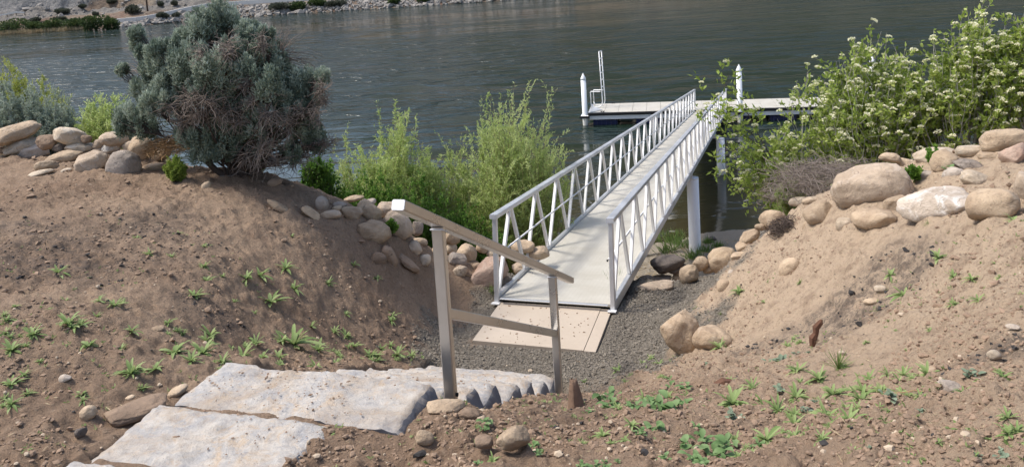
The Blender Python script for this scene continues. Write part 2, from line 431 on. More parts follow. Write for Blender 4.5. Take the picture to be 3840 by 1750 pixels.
# ------------------------------------------------------------------ ground (one height field through surveyed points)
SP1 = np.array([-.44, 4.15, 4.84]); SP2 = np.array([.225, 6.42, 3.64])
_d = SP2 - SP1; SL = math.hypot(_d[0], _d[1]); SU = np.array([_d[0] / SL, _d[1] / SL]); SV = np.array([SU[1], -SU[0]]); SS = _d[2] / SL
def st(s, t, z):                                        # a point in the stair's own frame
    return np.array([SP1[0] + SU[0] * s + SV[0] * t, SP1[1] + SU[1] * s + SV[1] * t, z])
PIX = [(0,1750,5.2),(0,1400,5.22),(0,1000,5.25),(0,720,5.25),(0,620,5.2),(0,540,5.1),(250,1740,5.13),(350,1690,5.10),(635,1515,5.03),(850,1340,4.95),
 (400,1200,5.15),(300,900,5.2),(300,680,5.2),(600,660,5.12),(600,900,5.05),(700,1150,4.95),(1000,1250,4.6),(900,1000,4.85),(850,760,5.0),(850,650,5.05),(1000,660,5.0),
 (1150,760,4.8),(1150,950,4.55),(1250,1150,4.2),(1350,1300,3.95),(1400,900,4.3),(1450,1050,4.0),(1550,1200,3.65),(1650,1330,3.5),(1500,950,4.1),(1650,1000,3.75),(1750,1080,3.5),
 (1650,1150,3.46),(1850,1110,3.40),(2400,1150,3.38),(2600,1120,3.42),(2450,1290,3.43),(2150,1380,3.44),(1850,1340,3.43),(2000,1230,3.36),(2330,1400,3.6),
 (2650,1080,3.6),(2800,1000,3.85),(2800,1150,4.0),(3000,1200,4.3),(2900,900,4.25),(3100,850,4.65),(3100,1000,4.55),(3300,900,4.9),(3300,1100,4.75),(3500,900,5.1),(3500,760,5.05),
 (3840,900,5.4),(3840,700,5.35),(3840,1200,5.45),(3500,1300,5.1),(3840,1500,5.5),(3840,1750,5.5),(3300,1500,5.05),(3200,1750,5.3),(2800,1500,4.7),(2800,1350,4.3),(2560,1335,3.75),
 (2700,1310,4.0),(2500,1500,4.5),(2500,1420,4.05),(2600,1750,5.15),(2200,1750,5.2),(2250,1560,4.75),(2200,1650,5.05),(1900,1750,5.25),(1600,1750,5.2),(1550,1600,4.98),(1300,1700,5.08),(1900,1600,4.95),(3600,620,5.2),(300,560,5.0),(450,590,5.0),(600,600,4.95),(720,630,4.95),(1750,1010,3.72),(1850,1050,3.52),(1950,1040,3.28),(1600,935,3.95),(1300,800,4.6),(1480,880,4.25),(2790,935,4.05),(2850,880,4.28),(2960,800,4.5),(2720,1010,3.78)]
WLD = [(-6,11,4.6),(-3.5,10.8,3.6),(-6,13.5,2.2),(-3,12.5,2.0),(-1.2,11,2.4),(0,10.6,2.5),(1.2,10.2,2.9),(1.2,11.5,2.0),(2,13,1.3),(3.5,16,.6),(3.96,18.15,.3),(5.1,20.36,0),(0,15,.8),
 (-4,16,.6),(-8,16,.8),(-8,19,0),(0,19,.05),(-3,20,-.15),(-10,9,5),(-12,14,2.5),(3.2,10.4,2.9),(5,9,4.6),(4.5,11,3.0),(7,11,3.6),(4.5,14,1.4),(8,14,1.7),(6,17,.65),(9,18,.4),(8,21,-.1),(12,12,3.2),(12,8,5),
 (0,23,-.8),(10,25,-.8),(-10,23,-.6),(0,30,-2.5),(15,30,-2.5),(-15,30,-2.5),(-20,18,0),(20,18,.3),(22,24,-.7),(-22,24,-.8),(-6,2,5.4),(6,2,5.7),(0,0,5.5),(-12,5,5.5),(12,4,5.8),(0,-4,5.6),(-14,-2,5.6),(14,-2,5.9),(25,8,5),(-25,8,5)]
CP = [at_z(*p) for p in PIX] + [np.array(p, float) for p in WLD] + [st(s, .16, SP1[2] + SS * s - .09) for s in (0, .5, 1, 1.5, 2.0, 2.37)] + [st(s, -1.34, 4.91 + SS * s) for s in (-.1, .3, .8, 1.3, 1.8, 2.3)] + [st(s, -1.75, 5.0 + SS * s * .97) for s in (0, .6, 1.2, 1.8)] + [st(*q) for q in ((-.72, -.15, 5.085), (-.9, -.22, 5.11), (-1.2, -.35, 5.15), (-.5, .08, 5.085), (-.27, .09, 5.02), (-1.0, .15, 5.07), (-1.1, -1.45, 5.10), (-1.5, -1.5, 5.14), (-1.9, -1.5, 5.19), (-1.4, -2.0, 5.17), (-1.0, -2.2, 5.19), (-2.2, -1.0, 5.25), (-1.9, -2.4, 5.22))]
CP = np.array(CP)
_phi = lambda r2: np.sqrt(r2 + .09)
_n = len(CP)
_A = np.zeros((_n + 3, _n + 3)); _A[:_n, :_n] = _phi(((CP[:, None, :2] - CP[None, :, :2]) ** 2).sum(-1)) - np.eye(_n) * .02
_A[:_n, _n] = 1; _A[:_n, _n + 1:] = CP[:, :2]; _A[_n, :_n] = 1; _A[_n + 1:, :_n] = CP[:, :2].T
_W = np.linalg.solve(_A, np.concatenate([CP[:, 2], np.zeros(3)]))
PAD = [np.array(q) for q in ((-.57, 7.80), (.63, 7.40), (.905, 8.33), (-.29, 8.70))]   # concrete pad corners
PADZ = 3.44
def ground(x, y, detail=True):
    x = np.atleast_1d(np.asarray(x, float)); y = np.atleast_1d(np.asarray(y, float))
    r = np.empty(len(x))
    for k in range(0, len(x), 40000):
        s = slice(k, k + 40000)
        r[s] = _phi((x[s, None] - CP[None, :, 0]) ** 2 + (y[s, None] - CP[None, :, 1]) ** 2) @ _W[:_n] + _W[_n] + x[s] * _W[_n + 1] + y[s] * _W[_n + 2]
    far = smooth(26, 34, np.hypot(x, y)); r = r * (1 - far) + -2.5 * far
    p = np.stack([x, y, r], 1)
    if detail:
        a = smooth(-.3, .3, r)
        flat = smooth(1.7, .9, np.hypot((x - .15) / 1.0, (y - 8.0) / .9))      # level gravel floor round the pad
        r = r + (fbm(p * 1.3, 3, 3) * .045 + fbm(p * 5.2, 3, 9) * .03 * (.55 + .45 * vnoise(p * .7, 5)) + np.maximum(fbm(p * 13.0, 3, 21), -.2) * .024 + (np.abs(fbm(p * 8.5, 3, 27)) ** .8 - .3) * .028 * smooth(-.35, .35, fbm(p * 1.5, 2, 29)) + np.maximum(fbm(p * 27.0, 2, 33), -.1) * .009) * a * (1 - .75 * flat)
    # keep the earth below the slabs of the stair and its pad
    q0 = (x - SP1[0]) * SU[0] + (y - SP1[1]) * SU[1]; q1 = (x - SP1[0]) * SV[0] + (y - SP1[1]) * SV[1]
    q1l = q1; q1 = q1 + np.where(q0 < -.66, smooth(-.62, -.72, q0) * .36, 0)
    inside = smooth(-1.31, -1.23, q1l) * smooth(.02, -.04, q1) * smooth(-1.9, -1.7, q0) * smooth(2.75, 2.6, q0)
    lim = np.where(q0 < -.25, 5.035 - np.minimum(0, (q0 + .25)) * .09, 4.925 + SS * (q0 + .42)) - .05
    lim = np.where((q0 > -.63) & (q0 < -.25), 4.95, lim); lim = np.where(q0 <= -.63, 5.055, lim); lim = np.where((q0 > -1.16) & (q0 < -.735), 5.0, lim); lim = np.where((q0 > -1.27) & (q0 <= -1.16), 5.085, lim); lim = np.where(q0 < -1.27, 5.05, lim)
    r = np.where(inside > 0, r + (np.minimum(r, lim) - r) * inside, r)
    for c0, zt in ((-.679, 5.062), (-1.213, 5.11)):          # soil packed in the joints between the upper slabs
        gpk = smooth(.07, .035, np.abs(q0 - c0)) * smooth(-1.24, -1.2, q1l) * smooth(-.3, -.36, q1l)
        r = r + (zt + .012 * vnoise(np.stack([x, y, x * 0], 1) * 14, 51) - r) * gpk
    g0 = (x - PAD[3][0]) * SU[0] + (y - PAD[3][1]) * SU[1]; g1 = (x - PAD[3][0]) * SV[0] + (y - PAD[3][1]) * SV[1]
    ip = smooth(-.08, .03, g1) * smooth(1.34, 1.22, g1) * smooth(-1.06, -.94, g0) * smooth(2.5, 1.2, g0)
    r = r + (np.minimum(r, PADZ - .028 - .12 * np.maximum(g0, 0)) - r) * ip
    ring = smooth(-.35, -.05, g1) * smooth(1.62, 1.32, g1) * smooth(-1.35, -1.02, g0) * smooth(.25, -.1, g0) * (1 - smooth(-.03, .02, g1) * smooth(1.28, 1.23, g1) * smooth(-.99, -.94, g0))
    r = r + (PADZ - .012 - r) * ring * .9
    return r
def hit(px, py, dmin=2.0, dmax=24.0):
    """first point of the ground seen along a pixel's ray"""
    d = ray(px, py); Y = np.concatenate([np.arange(dmin, 12, .02), np.arange(12, dmax, .1)])
    P = EYEP[None] + d[None] * (Y / d[1])[:, None]
    g = ground(P[:, 0], P[:, 1], False)
    k = np.argmax(P[:, 2] < g)
    return P[k] if (P[:, 2] < g).any() else P[-1]

th = np.radians(np.concatenate([np.linspace(-115, -39, 60)[:-1], np.linspace(-39, 39, 660), np.linspace(39, 115, 60)[1:]]))
rr = np.concatenate([np.geomspace(.5, 2.2, 60)[:-1], np.geomspace(2.2, 13, 430)[:-1], np.geomspace(13, 26, 70)[:-1], np.geomspace(26, 60, 10)])
R_, T_ = np.meshgrid(rr, th, indexing='ij')
gx, gy = (R_ * np.sin(T_)).ravel(), (R_ * np.cos(T_)).ravel()
gz = ground(gx, gy)
nr, ntn = len(rr), len(th)
ii = np.arange((nr - 1) * ntn).reshape(nr - 1, ntn)[:, :-1].ravel()
GV = np.stack([gx, gy, gz], 1)
me = mesh_np('ground', GV, np.stack([ii, ii + ntn, ii + ntn + 1, ii + 1], 1)[:, ::-1], MAT['earth'], shade=True)
def gravel_mask(x, y):
    p = np.stack([x, y, x * 0], 1); w = fbm(p * 2.2, 4, 40) * .16 + fbm(p * 9, 3, 44) * .10
    s = (x - SP1[0]) * SU[0] + (y - SP1[1]) * SU[1]; t = (x - SP1[0]) * SV[0] + (y - SP1[1]) * SV[1]
    hw = 1.25 + .15 * smooth(3.0, 4.5, s)
    return smooth(.22, -.22, np.abs(t + .22 - .12 * (s - 3)) - hw + w * 2.0) * smooth(2.25, 2.75, s + w) * smooth(6.6, 5.9, s + w)
def char_mask(x, y):
    p = np.stack([x, y, x * 0], 1); n = fbm(p * 1.6, 4, 60)
    m = 0
    for (px, py, z, rx, rw) in CHAR:
        c = at_z(px, py, z); m = np.maximum(m, smooth(1.0, .25, np.hypot((x - c[0]) / rx, (y - c[1]) / rw) + n * .35))
    return m
CHAR = [(220, 950, 5.2, 1.0, .9), (520, 880, 5.05, .9, .7), (90, 880, 5.2, .9, .5), (3060, 1180, 4.45, .75, .45), (3300, 1080, 4.8, .7, .4), (2980, 1250, 4.3, .45, .25), (1560, 1300, 3.6, .5, .35), (3780, 1300, 5.4, .35, .2), (800, 1150, 4.9, .5, .35), (2800, 1280, 4.2, .3, .2)]
for nm, val in (('gravel', gravel_mask(gx, gy)), ('char', char_mask(gx, gy)),
                ('pale', smooth(.2, 2.6, gx + .25 * (gy - 5)) * smooth(2.2, 3.4, gz) * .85 + smooth(5.0, 5.5, gz) * smooth(3.4, 2.2, gy) * .3),
                ('sand', smooth(1.15, .45, gz))):
    a = me.attributes.new(nm, 'FLOAT', 'POINT'); a.data.foreach_set('value', val.astype(np.float32))
link('ground', me, kind='structure')

# ------------------------------------------------------------------ river and far bank
wv = [(-700, 16, 0), (700, 16, 0), (700, 420, 0), (-700, 420, 0)]
link('water', mesh_np('water', wv, np.array([[0, 1, 2, 3]]), MAT['water']), kind='structure')

def shore_y(x):
    return 170 + .035 * np.maximum(x, 0) + fbm(np.stack([x * .03, x * 0, x * 0], 1), 3, 80) * 1.2 - 13.5 * smooth(-58, -80, x) + (x + 100) * .12 * (x < -100)
hx = np.concatenate([np.linspace(-420, -112, 60)[:-1], np.linspace(-112, 20, 420)[:-1], np.linspace(20, 520, 90)])
hd = np.concatenate([np.linspace(-3, 30, 110)[:-1], np.linspace(30, 110, 60)[:-1], np.linspace(110, 420, 40)])
HX, HD = np.meshgrid(hx, hd, indexing='ij'); fx, fd = HX.ravel(), HD.ravel()
def bank_z(x, d):
    z = np.interp(d, [-3, 0, 1, 5.5, 6.5, 14, 16, 24, 60, 110, 260, 420], [-1, 0, .5, 2.1, 2.4, 2.6, 3.4, 8.5, 30, 62, 150, 230])
    lf = smooth(-62, -76, x)
    zl = np.interp(d, [-3, 0, 3, 10, 16, 19, 27, 29, 40, 60, 110, 260, 420], [-.6, 0, .35, .9, 1.9, 2.4, 2.6, 3.2, 17, 30, 64, 150, 230])
    z = z * (1 - lf) + zl * lf
    low = smooth(40, -150, x) * .86; z = np.where(z > 30, 30 + (z - 30) * (1 - low), z)
    p = np.stack([x, d, d * 0], 1)
    up = smooth(14, 30, d)
    z = z + up * (fbm(p * .02, 4, 90) * 8 * smooth(30, 160, d) + np.abs(fbm(p * .09, 4, 95)) * 2.6 + fbm(p * .45, 4, 97) * .7) + smooth(-1, 1, d) * fbm(p * .8, 3, 99) * .22 * (1 - up) * (1 - smooth(5, 6.5, d) * smooth(15, 14, d))
    return z
fz = bank_z(fx, fd)
fy = shore_y(fx) + fd
nd = len(hd); ii = np.arange((len(hx) - 1) * nd).reshape(-1, nd)[:, :-1].ravel()
me = mesh_np('far_hillside', np.stack([fx, fy, fz], 1), np.stack([ii, ii + nd, ii + nd + 1, ii + 1], 1), MAT['hill'], shade=True)
pn = np.stack([fx, fd, fz], 1)
cl = smooth(.05, .3, fbm(pn * .045, 3, 120) + .55 * smooth(-62, -85, fx) - .1) * smooth(15, 20, fd)
lf = smooth(-62, -76, fx)
road = smooth(5.6, 6.4, fd - 12.5 * lf) * smooth(14.5, 13.5, fd - 12.5 * lf)
for nm, val in (('cliff', cl), ('road', road)):
    a = me.attributes.new(nm, 'FLOAT', 'POINT'); a.data.foreach_set('value', val.astype(np.float32))
link('far_hillside', me, kind='structure')

# stones and leaf clouds as arrays -----------------------------------------------------------
_bm = bmesh.new(); bmesh.ops.create_icosphere(_bm, subdivisions=1, radius=1)
ICO_V = np.array([v.co[:] for v in _bm.verts]); ICO_F = np.array([[v.index for v in f.verts] for f in _bm.faces]); _bm.free()
ph = (1 + 5 ** .5) / 2
IC0 = np.array([(-1, ph, 0), (1, ph, 0), (-1, -ph, 0), (1, -ph, 0), (0, -1, ph), (0, 1, ph), (0, -1, -ph), (0, 1, -ph), (ph, 0, -1), (ph, 0, 1), (-ph, 0, -1), (-ph, 0, 1)]) / math.hypot(1, ph)
IF0 = np.array([(0,11,5),(0,5,1),(0,1,7),(0,7,10),(0,10,11),(1,5,9),(5,11,4),(11,10,2),(10,7,6),(7,1,8),(3,9,4),(3,4,2),(3,2,6),(3,6,8),(3,8,9),(4,9,5),(2,4,11),(6,2,10),(8,6,7),(9,8,1)])
def rand_rot(n):
    q = rng.normal(size=(n, 4)); q /= np.linalg.norm(q, axis=1)[:, None]; a, b_, c, d = q.T
    return np.stack([np.stack([1 - 2 * (c * c + d * d), 2 * (b_ * c - a * d), 2 * (b_ * d + a * c)], -1),
                     np.stack([2 * (b_ * c + a * d), 1 - 2 * (b_ * b_ + d * d), 2 * (c * d - a * b_)], -1),
                     np.stack([2 * (b_ * d - a * c), 2 * (c * d + a * b_), 1 - 2 * (b_ * b_ + c * c)], -1)], -2)
def stones(name, P, size, mat, flat=.65, kind='stuff', jag=.28):
    n = len(P)
    v = IC0[None] * (1 + rng.normal(0, jag, (n, 12, 1)).clip(-.5, .6))
    v = v * np.stack([rng.uniform(.8, 1.3, n), rng.uniform(.7, 1.0, n), rng.uniform(flat * .7, flat * 1.2, n)], 1)[:, None]
    a = rng.uniform(0, 6.28, n); ca, sa = np.cos(a)[:, None], np.sin(a)[:, None]
    v = np.stack([v[..., 0] * ca - v[..., 1] * sa, v[..., 0] * sa + v[..., 1] * ca, v[..., 2]], -1) * np.asarray(size)[:, None, None] + P[:, None]
    f = IF0[None] + (np.arange(n) * 12)[:, None, None]
    return link(name, mesh_np(name, v.reshape(-1, 3), f.reshape(-1, 3), mat), kind=kind)
def leaf_arrays(P, D, L, W, fold=.25):
    """diamond leaves at P pointing along D"""
    n = len(P); D = D / (np.linalg.norm(D, axis=1)[:, None] + 1e-9)
    s = np.cross(D, rng.normal(size=(n, 3))); s /= np.linalg.norm(s, axis=1)[:, None] + 1e-9; nn = np.cross(D, s)
    L = np.broadcast_to(L, n)[:, None]; W = np.broadcast_to(W, n)[:, None]
    m = P + D * L * .45
    v = np.stack([P, m + s * W + nn * W * fold, P + D * L - nn * W * .3, m - s * W + nn * W * fold], 1).reshape(-1, 3)
    f = (np.arange(n) * 4)[:, None] + np.arange(4)[None]
    return v, f
def ball(n, surf=.5):
    d = rng.normal(size=(n, 3)); d /= np.linalg.norm(d, axis=1)[:, None]
    return d * (rng.uniform(0, 1, n) ** (1 / (3 + 6 * surf)))[:, None]
class Leaves:
    def __init__(s): s.P = []; s.D = []; s.L = []; s.W = []; s.T = []
    def add(s, P, D, L, W, T):
        n = len(P); s.P.append(P); s.D.append(D); s.L.append(np.broadcast_to(L, n)); s.W.append(np.broadcast_to(W, n)); s.T.append(np.broadcast_to(T, n))
    def build(s, name, mat, parent, kind='stuff', origin=(0, 0, 0), fold=.25):
        v, f = leaf_arrays(np.concatenate(s.P) - np.asarray(origin), np.concatenate(s.D), np.concatenate(s.L), np.concatenate(s.W), fold)
        return link(name, mesh_np(name, v, f, mat, tint=np.repeat(np.concatenate(s.T).clip(0, 1), 4)), parent, kind=kind)
class Twigs:
    """many thin tapering stems, three-sided"""
    def __init__(s): s.v = []; s.f = []; s.n = 0
    def add(s, P, r0, r1=None):
        """P: (k, m, 3) array of k polylines with m points"""
        P = np.asarray(P, float); k, m, _ = P.shape
        r1 = r0 * .4 if r1 is None else r1
        d = np.gradient(P, axis=1); d /= np.linalg.norm(d, axis=2)[..., None] + 1e-9
        u = np.cross(d, np.array([.31, .52, .23])); u /= np.linalg.norm(u, axis=2)[..., None] + 1e-9; w = np.cross(d, u)
        rad = (np.broadcast_to(r0, k)[:, None] + (np.broadcast_to(r1, k) - np.broadcast_to(r0, k))[:, None] * np.linspace(0, 1, m)[None])[..., None]
        rings = [P + (u * math.cos(a) + w * math.sin(a)) * rad for a in (0, 2.094, 4.189)]
        v = np.stack(rings, 2).reshape(-1, 3)
        base = (np.arange(k) * m * 3)[:, None, None] + (np.arange(m - 1) * 3)[None, :, None] + np.arange(3)[None, None]
        nx = (np.arange(k) * m * 3)[:, None, None] + (np.arange(m - 1) * 3)[None, :, None] + ((np.arange(3) + 1) % 3)[None, None]
        f = np.stack([base, nx, nx + 3, base + 3], -1).reshape(-1, 4) + s.n
        s.v.append(v); s.f.append(f); s.n += len(v)
    def build(s, name, mat, parent, kind=None, origin=(0, 0, 0)):
        return link(name, mesh_np(name, np.concatenate(s.v) - np.asarray(origin), np.concatenate(s.f), mat, shade=True), parent, kind=kind)
def curve_to(A, B, m=7, sag=.12, jit=.03):
    """k polylines from A to B with a bow and some jitter"""
    A = np.atleast_2d(A); B = np.atleast_2d(B); k = max(len(A), len(B))
    A = np.broadcast_to(A, (k, 3)); B = np.broadcast_to(B, (k, 3))
    t = np.linspace(0, 1, m)[None, :, None]; L = np.linalg.norm(B - A, axis=1)[:, None, None]
    bow = rng.normal(0, 1, (k, 1, 3)); bow[..., 2] = np.abs(bow[..., 2]) * .8
    return A[:, None] * (1 - t) + B[:, None] * t + bow * sag * L * (t * (1 - t) * 2) + rng.normal(0, 1, (k, m, 3)) * jit * L * (t * (1 - t) * 4)

# ---- far shore: riprap, bushes, barrier, pole
n = 2600
x = rng.uniform(-76, 14, n); dd = rng.beta(1.2, 1.6, n) * 6.2 - .3
stones('riprap', np.stack([x, shore_y(x) + dd, bank_z(x, dd) + .1], 1), rng.lognormal(-1.15, .45, n).clip(.15, .9), MAT['riprap'], .75)
n = 420
x = rng.uniform(-112, 10, n); dd = rng.uniform(16, 34, n)
stones('hillside_rocks', np.stack([x, shore_y(x) + dd, bank_z(x, dd)], 1), rng.lognormal(-1.2, .5, n).clip(.12, .9), MAT['riprap'], .8)
def far_bush(px, py, pw, ph, mat, label, Y=None, dens=1.0, name='shore_bush', group='bushes on the far bank'):
    # stands on the bank where the photograph shows its foot
    d = ray(px, py + ph / 2); Ys = np.arange(140, 215, .2); P = EYEP[None] + d[None] * (Ys / d[1])[:, None]
    g = bank_z(P[:, 0], Ys - shore_y(P[:, 0])); k = np.argmax(P[:, 2] < np.maximum(g, 0)); base = P[k]
    wr, hr = pw / F * base[1] / 2, ph / F * base[1]
    o = thing(name, label, 'bush', base, 0, group)
    L = Leaves(); n = int(1100 * dens)
    lob = ball(9, .2) * np.array([wr * .65, wr * .5, hr * .3]) + np.array([0, 0, hr * .5])
    c = lob[rng.integers(0, 9, n)]; off = ball(n, .6) * np.array([wr * .5, wr * .5, hr * .36])
    L.add(c + off, off + np.array([0, 0, .4]), rng.uniform(.25, .55, n), rng.uniform(.09, .2, n), rng.uniform(0, 1, n) * .6 + .3 * (off[:, 2] > 0))
    L.build('foliage', mat, o)
    T = Twigs(); T.add(curve_to(np.zeros(3), lob + np.array([0, 0, .1]), 4), .05, .015); T.build('stems', MAT['bark'], o)
    return o
for a in [(60, 98, 120, 44, 'farbush', 'rounded bright green bush at the far left of the far shore'), (150, 102, 90, 34, 'farbush', 'low green bush right of the rounded bush on the far shore'),
          (210, 96, 100, 36, 'farbush', 'pale green low bush behind the reed strip on the far shore'), (275, 92, 90, 44, 'farbush', 'dark green bush left of the darkest thicket on the far shore'),
          (340, 90, 90, 52, 'farbush', 'tall dark green bush in the middle of the far shore thicket'), (410, 86, 80, 50, 'farbush', 'dark green bush at the right end of the far shore thicket beside the pale stones'),
          (20, 105, 60, 30, 'farsage', 'dull green bush cut by the left edge of the photo on the far shore'), (128, 78, 44, 14, 'farsage', 'dark flat bush by the guardrail on the far road'),
          (222, 74, 46, 12, 'farsage', 'dark low shrub beside the pale track on the far bank'), (500, 38, 56, 26, 'farsage', 'dark bush above the road barrier left of the utility pole'),
          (605, 18, 20, 14, 'farsage', 'small dark bush right of the utility pole on the far slope'), (655, 14, 20, 16, 'farsage', 'second small dark bush further right of the utility pole'),
          (310, 26, 26, 12, 'farsage', 'grey shrub under the grey cliff on the far slope'), (360, 56, 18, 12, 'farsage', 'tiny dark shrub on the rocks above the barrier start'),
          (610, 62, 40, 18, 'farsage', 'grey green shrub among the shore stones left of the big sagebrush top'), (665, 62, 34, 18, 'farsage', 'dark shrub among the shore stones just left of the big sagebrush top'),
          (1040, 28, 90, 26, 'farsage', 'grey green sage on the far shore right of the big sagebrush'), (1120, 26, 70, 28, 'farbush', 'green bush among the pale stones of the far shore'),
          (1190, 14, 60, 26, 'farbush', 'dark green bush by the road above the pale far shore stones'), (1260, 14, 70, 20, 'farsage', 'flat grey bush on the far shore left of the dark green shore bush'),
          (1475, 4, 50, 24, 'farbush', 'dark green bush at the top edge of the photo on the far shore'), (1590, 4, 40, 20, 'farbush', 'last green bush on the far shore at the top edge of the photo'),
          (235, 44, 50, 16, 'farsage', 'brown green shrub below the grey cliff on the far slope'), (420, 8, 40, 14, 'farsage', 'dark shrub at the top edge above the far rocks')]:
    far_bush(*a[:4], MAT[a[4]], a[5])
n = 2200                                                # reed strip at the waterline, left
x = rng.uniform(-104, -80, n); dd = rng.uniform(-.9, .6, n)
L = Leaves(); L.add(np.stack([x, shore_y(x) + dd, np.full(n, -.05)], 1), rng.normal(0, .25, (n, 3)) + np.array([0, 0, 1]), rng.uniform(.5, 1.1, n), .035, rng.uniform(0, 1, n))
L.build('dry_reeds', MAT['drygrass'], None)
def bank_pt(px, d):
    X = (px - CX) / F * 172
    for _ in range(3):
        Y = float(shore_y(np.array([X]))[0] + d); X = at_y(px, 20, Y)[0]
    return np.array([X, Y, float(bank_z(np.array([X]), np.array([d]))[0])])
t = thing('road_barrier', 'long pale concrete barrier beside the road on the far bank', 'barrier', (0, 0, 0))
pts = [bank_pt(px, 7.0) for px in np.linspace(335, 1400, 26)]
for a_, b_ in zip(pts[:-1], pts[1:]):
    MB().bar(a_ + (0, 0, .42), b_ * .995 + a_ * .005 + (0, 0, .42 * 1), .35, .85).build('segment', MAT['concretebar'], t)
t = thing('guardrail', 'short white guardrail at the far left of the far road', 'guardrail', (0, 0, 0))
pts = [bank_pt(px, 20.0) for px in (-60, -20, 20, 55, 88)]
for a_, b_ in zip(pts[:-1], pts[1:]): MB().bar(a_ + (0, 0, .75), b_ + (0, 0, .75), .08, .32).build('rail', MAT['concretebar'], t)
for a_ in pts: MB().bar(a_ + (0, .1, -.1), a_ + (0, .1, .85), .14, .14, (0, 1, 0)).build('post', MAT['bark'], t)
p = bank_pt(551, 17)
t = thing('utility_pole', 'dark wooden utility pole rising on the far slope above the road', 'pole', p)
MB().tube([(0, 0, -.3), (0, 0, 10)], [.2, .14], 8).build('pole', MAT['bark'], t, True)
MB().bar((-1.2, 0, 9.2), (1.2, 0, 9.2), .12, .14).build('crossarm', MAT['bark'], t)
q = p + (0, 0, 9.3); MBc = MB(); a0 = np.array([-160, 176, 9.0])
# ------------------------------------------------------------------ gangway
GAZ, GSL = math.radians(17.4), math.radians(-6.39)
gu = np.array([math.sin(GAZ) * math.cos(GSL), math.cos(GAZ) * math.cos(GSL), math.sin(GSL)]); gr = np.array([math.cos(GAZ), -math.sin(GAZ), 0]); gn = np.cross(gr, gu)
G0 = np.array([-.30, 8.70, 3.475]); GW, GL, GH = 1.25, 27.3, .93
def gp(s, t, h): return G0 + gu * s + gr * t + gn * h
gang = thing('gangway', 'long white aluminium gangway with truss railings leading down to the dock', 'gangway', G0)
def gb(name, mb, mat, shade=False): return mb.build(name, mat, gang, shade, -Vector(G0) if False else None)
def add_g(name, p, q, w, h, mat, upv=None):
    o = MB().bar(np.asarray(p) - G0, np.asarray(q) - G0, w, h, gn if upv is None else upv).build(name, mat, gang); return o
NP = 24; PL = GL / NP
for side, t in ((-1, -.028), (1, GW + .028)):
    for s0, s1 in ((-.06, GL / 2 - .003), (GL / 2 + .003, GL + .03)):
        add_g('top_rail', gp(s0, t, GH), gp(s1, t, GH), .085, .05, MAT['alu'])
    add_g('bottom_chord', gp(-.02, t, .0), gp(GL, t, .0), .055, .11, MAT['alu'])
    for s in (.0, GL / 2 - .03, GL / 2 + .03, GL - .03):
        add_g('end_post' if s < .1 or s > GL - .1 else 'splice_post', gp(s, t, .052 if s > .1 else -.03), gp(s, t, GH - .024), .055, .05, MAT['alu'] if s < .1 else MAT['web'], gr)
    for k in range(NP):
        a, m_, c = k * PL + .05, (k + .5) * PL, (k + 1) * PL - .03
        add_g('web_member', gp(a, t, .052), gp(m_ - .03, t, GH - .024), .045, .04, MAT['web'], gr)
        add_g('web_member', gp(m_ + .03, t, GH - .024), gp(c, t, .052), .045, .04, MAT['web'], gr)
    ti = t - side * .034
    mbr = MB().tube([gp(.02, ti, .5) - G0, gp(GL - .02, ti, .5) - G0], .011, 8); mbr.build('mid_rod', MAT['alu'], gang, True)
    MB().tube([gp(.0, ti + side * -.004, .49) - G0, gp(.0, ti - side * .02, .49) - G0], .012, 8).build('bolt', MAT['black'], gang, True)
    MB().bar(gp(-.05, t - .045, -.035) - G0, gp(-.05, t + .045, -.035) - G0, .07, .012, gn).build('foot_plate', MAT['web'], gang)
pm = MB().bar((0, 0, 0), (0, .3042, 0), GW - .006, .03, (0, 0, 1), .002).mesh('deck_panel', MAT['deck'])
NPAN = int(GL / .3053)
rotm = Matrix((gr, gu, gn)).transposed().to_4x4()
for k in range(NPAN):
    o = link('deck_panel', pm, gang); s = k * .3053 + .02
    o.matrix_local = Matrix.Translation(Vector(gp(s, GW / 2, .0) - G0)) @ rotm
for k in range(9):
    s = .4 + k * (GL - .8) / 8
    add_g('cross_beam', gp(s, -.0, -.06), gp(s, GW, -.06), .06, .07, MAT['alu'])
MB().bar(gp(-.035, .02, .018) - G0, gp(-.035, GW - .02, .018) - G0, .05, .006, gn).build('threshold_plate', MAT['alu'], gang)
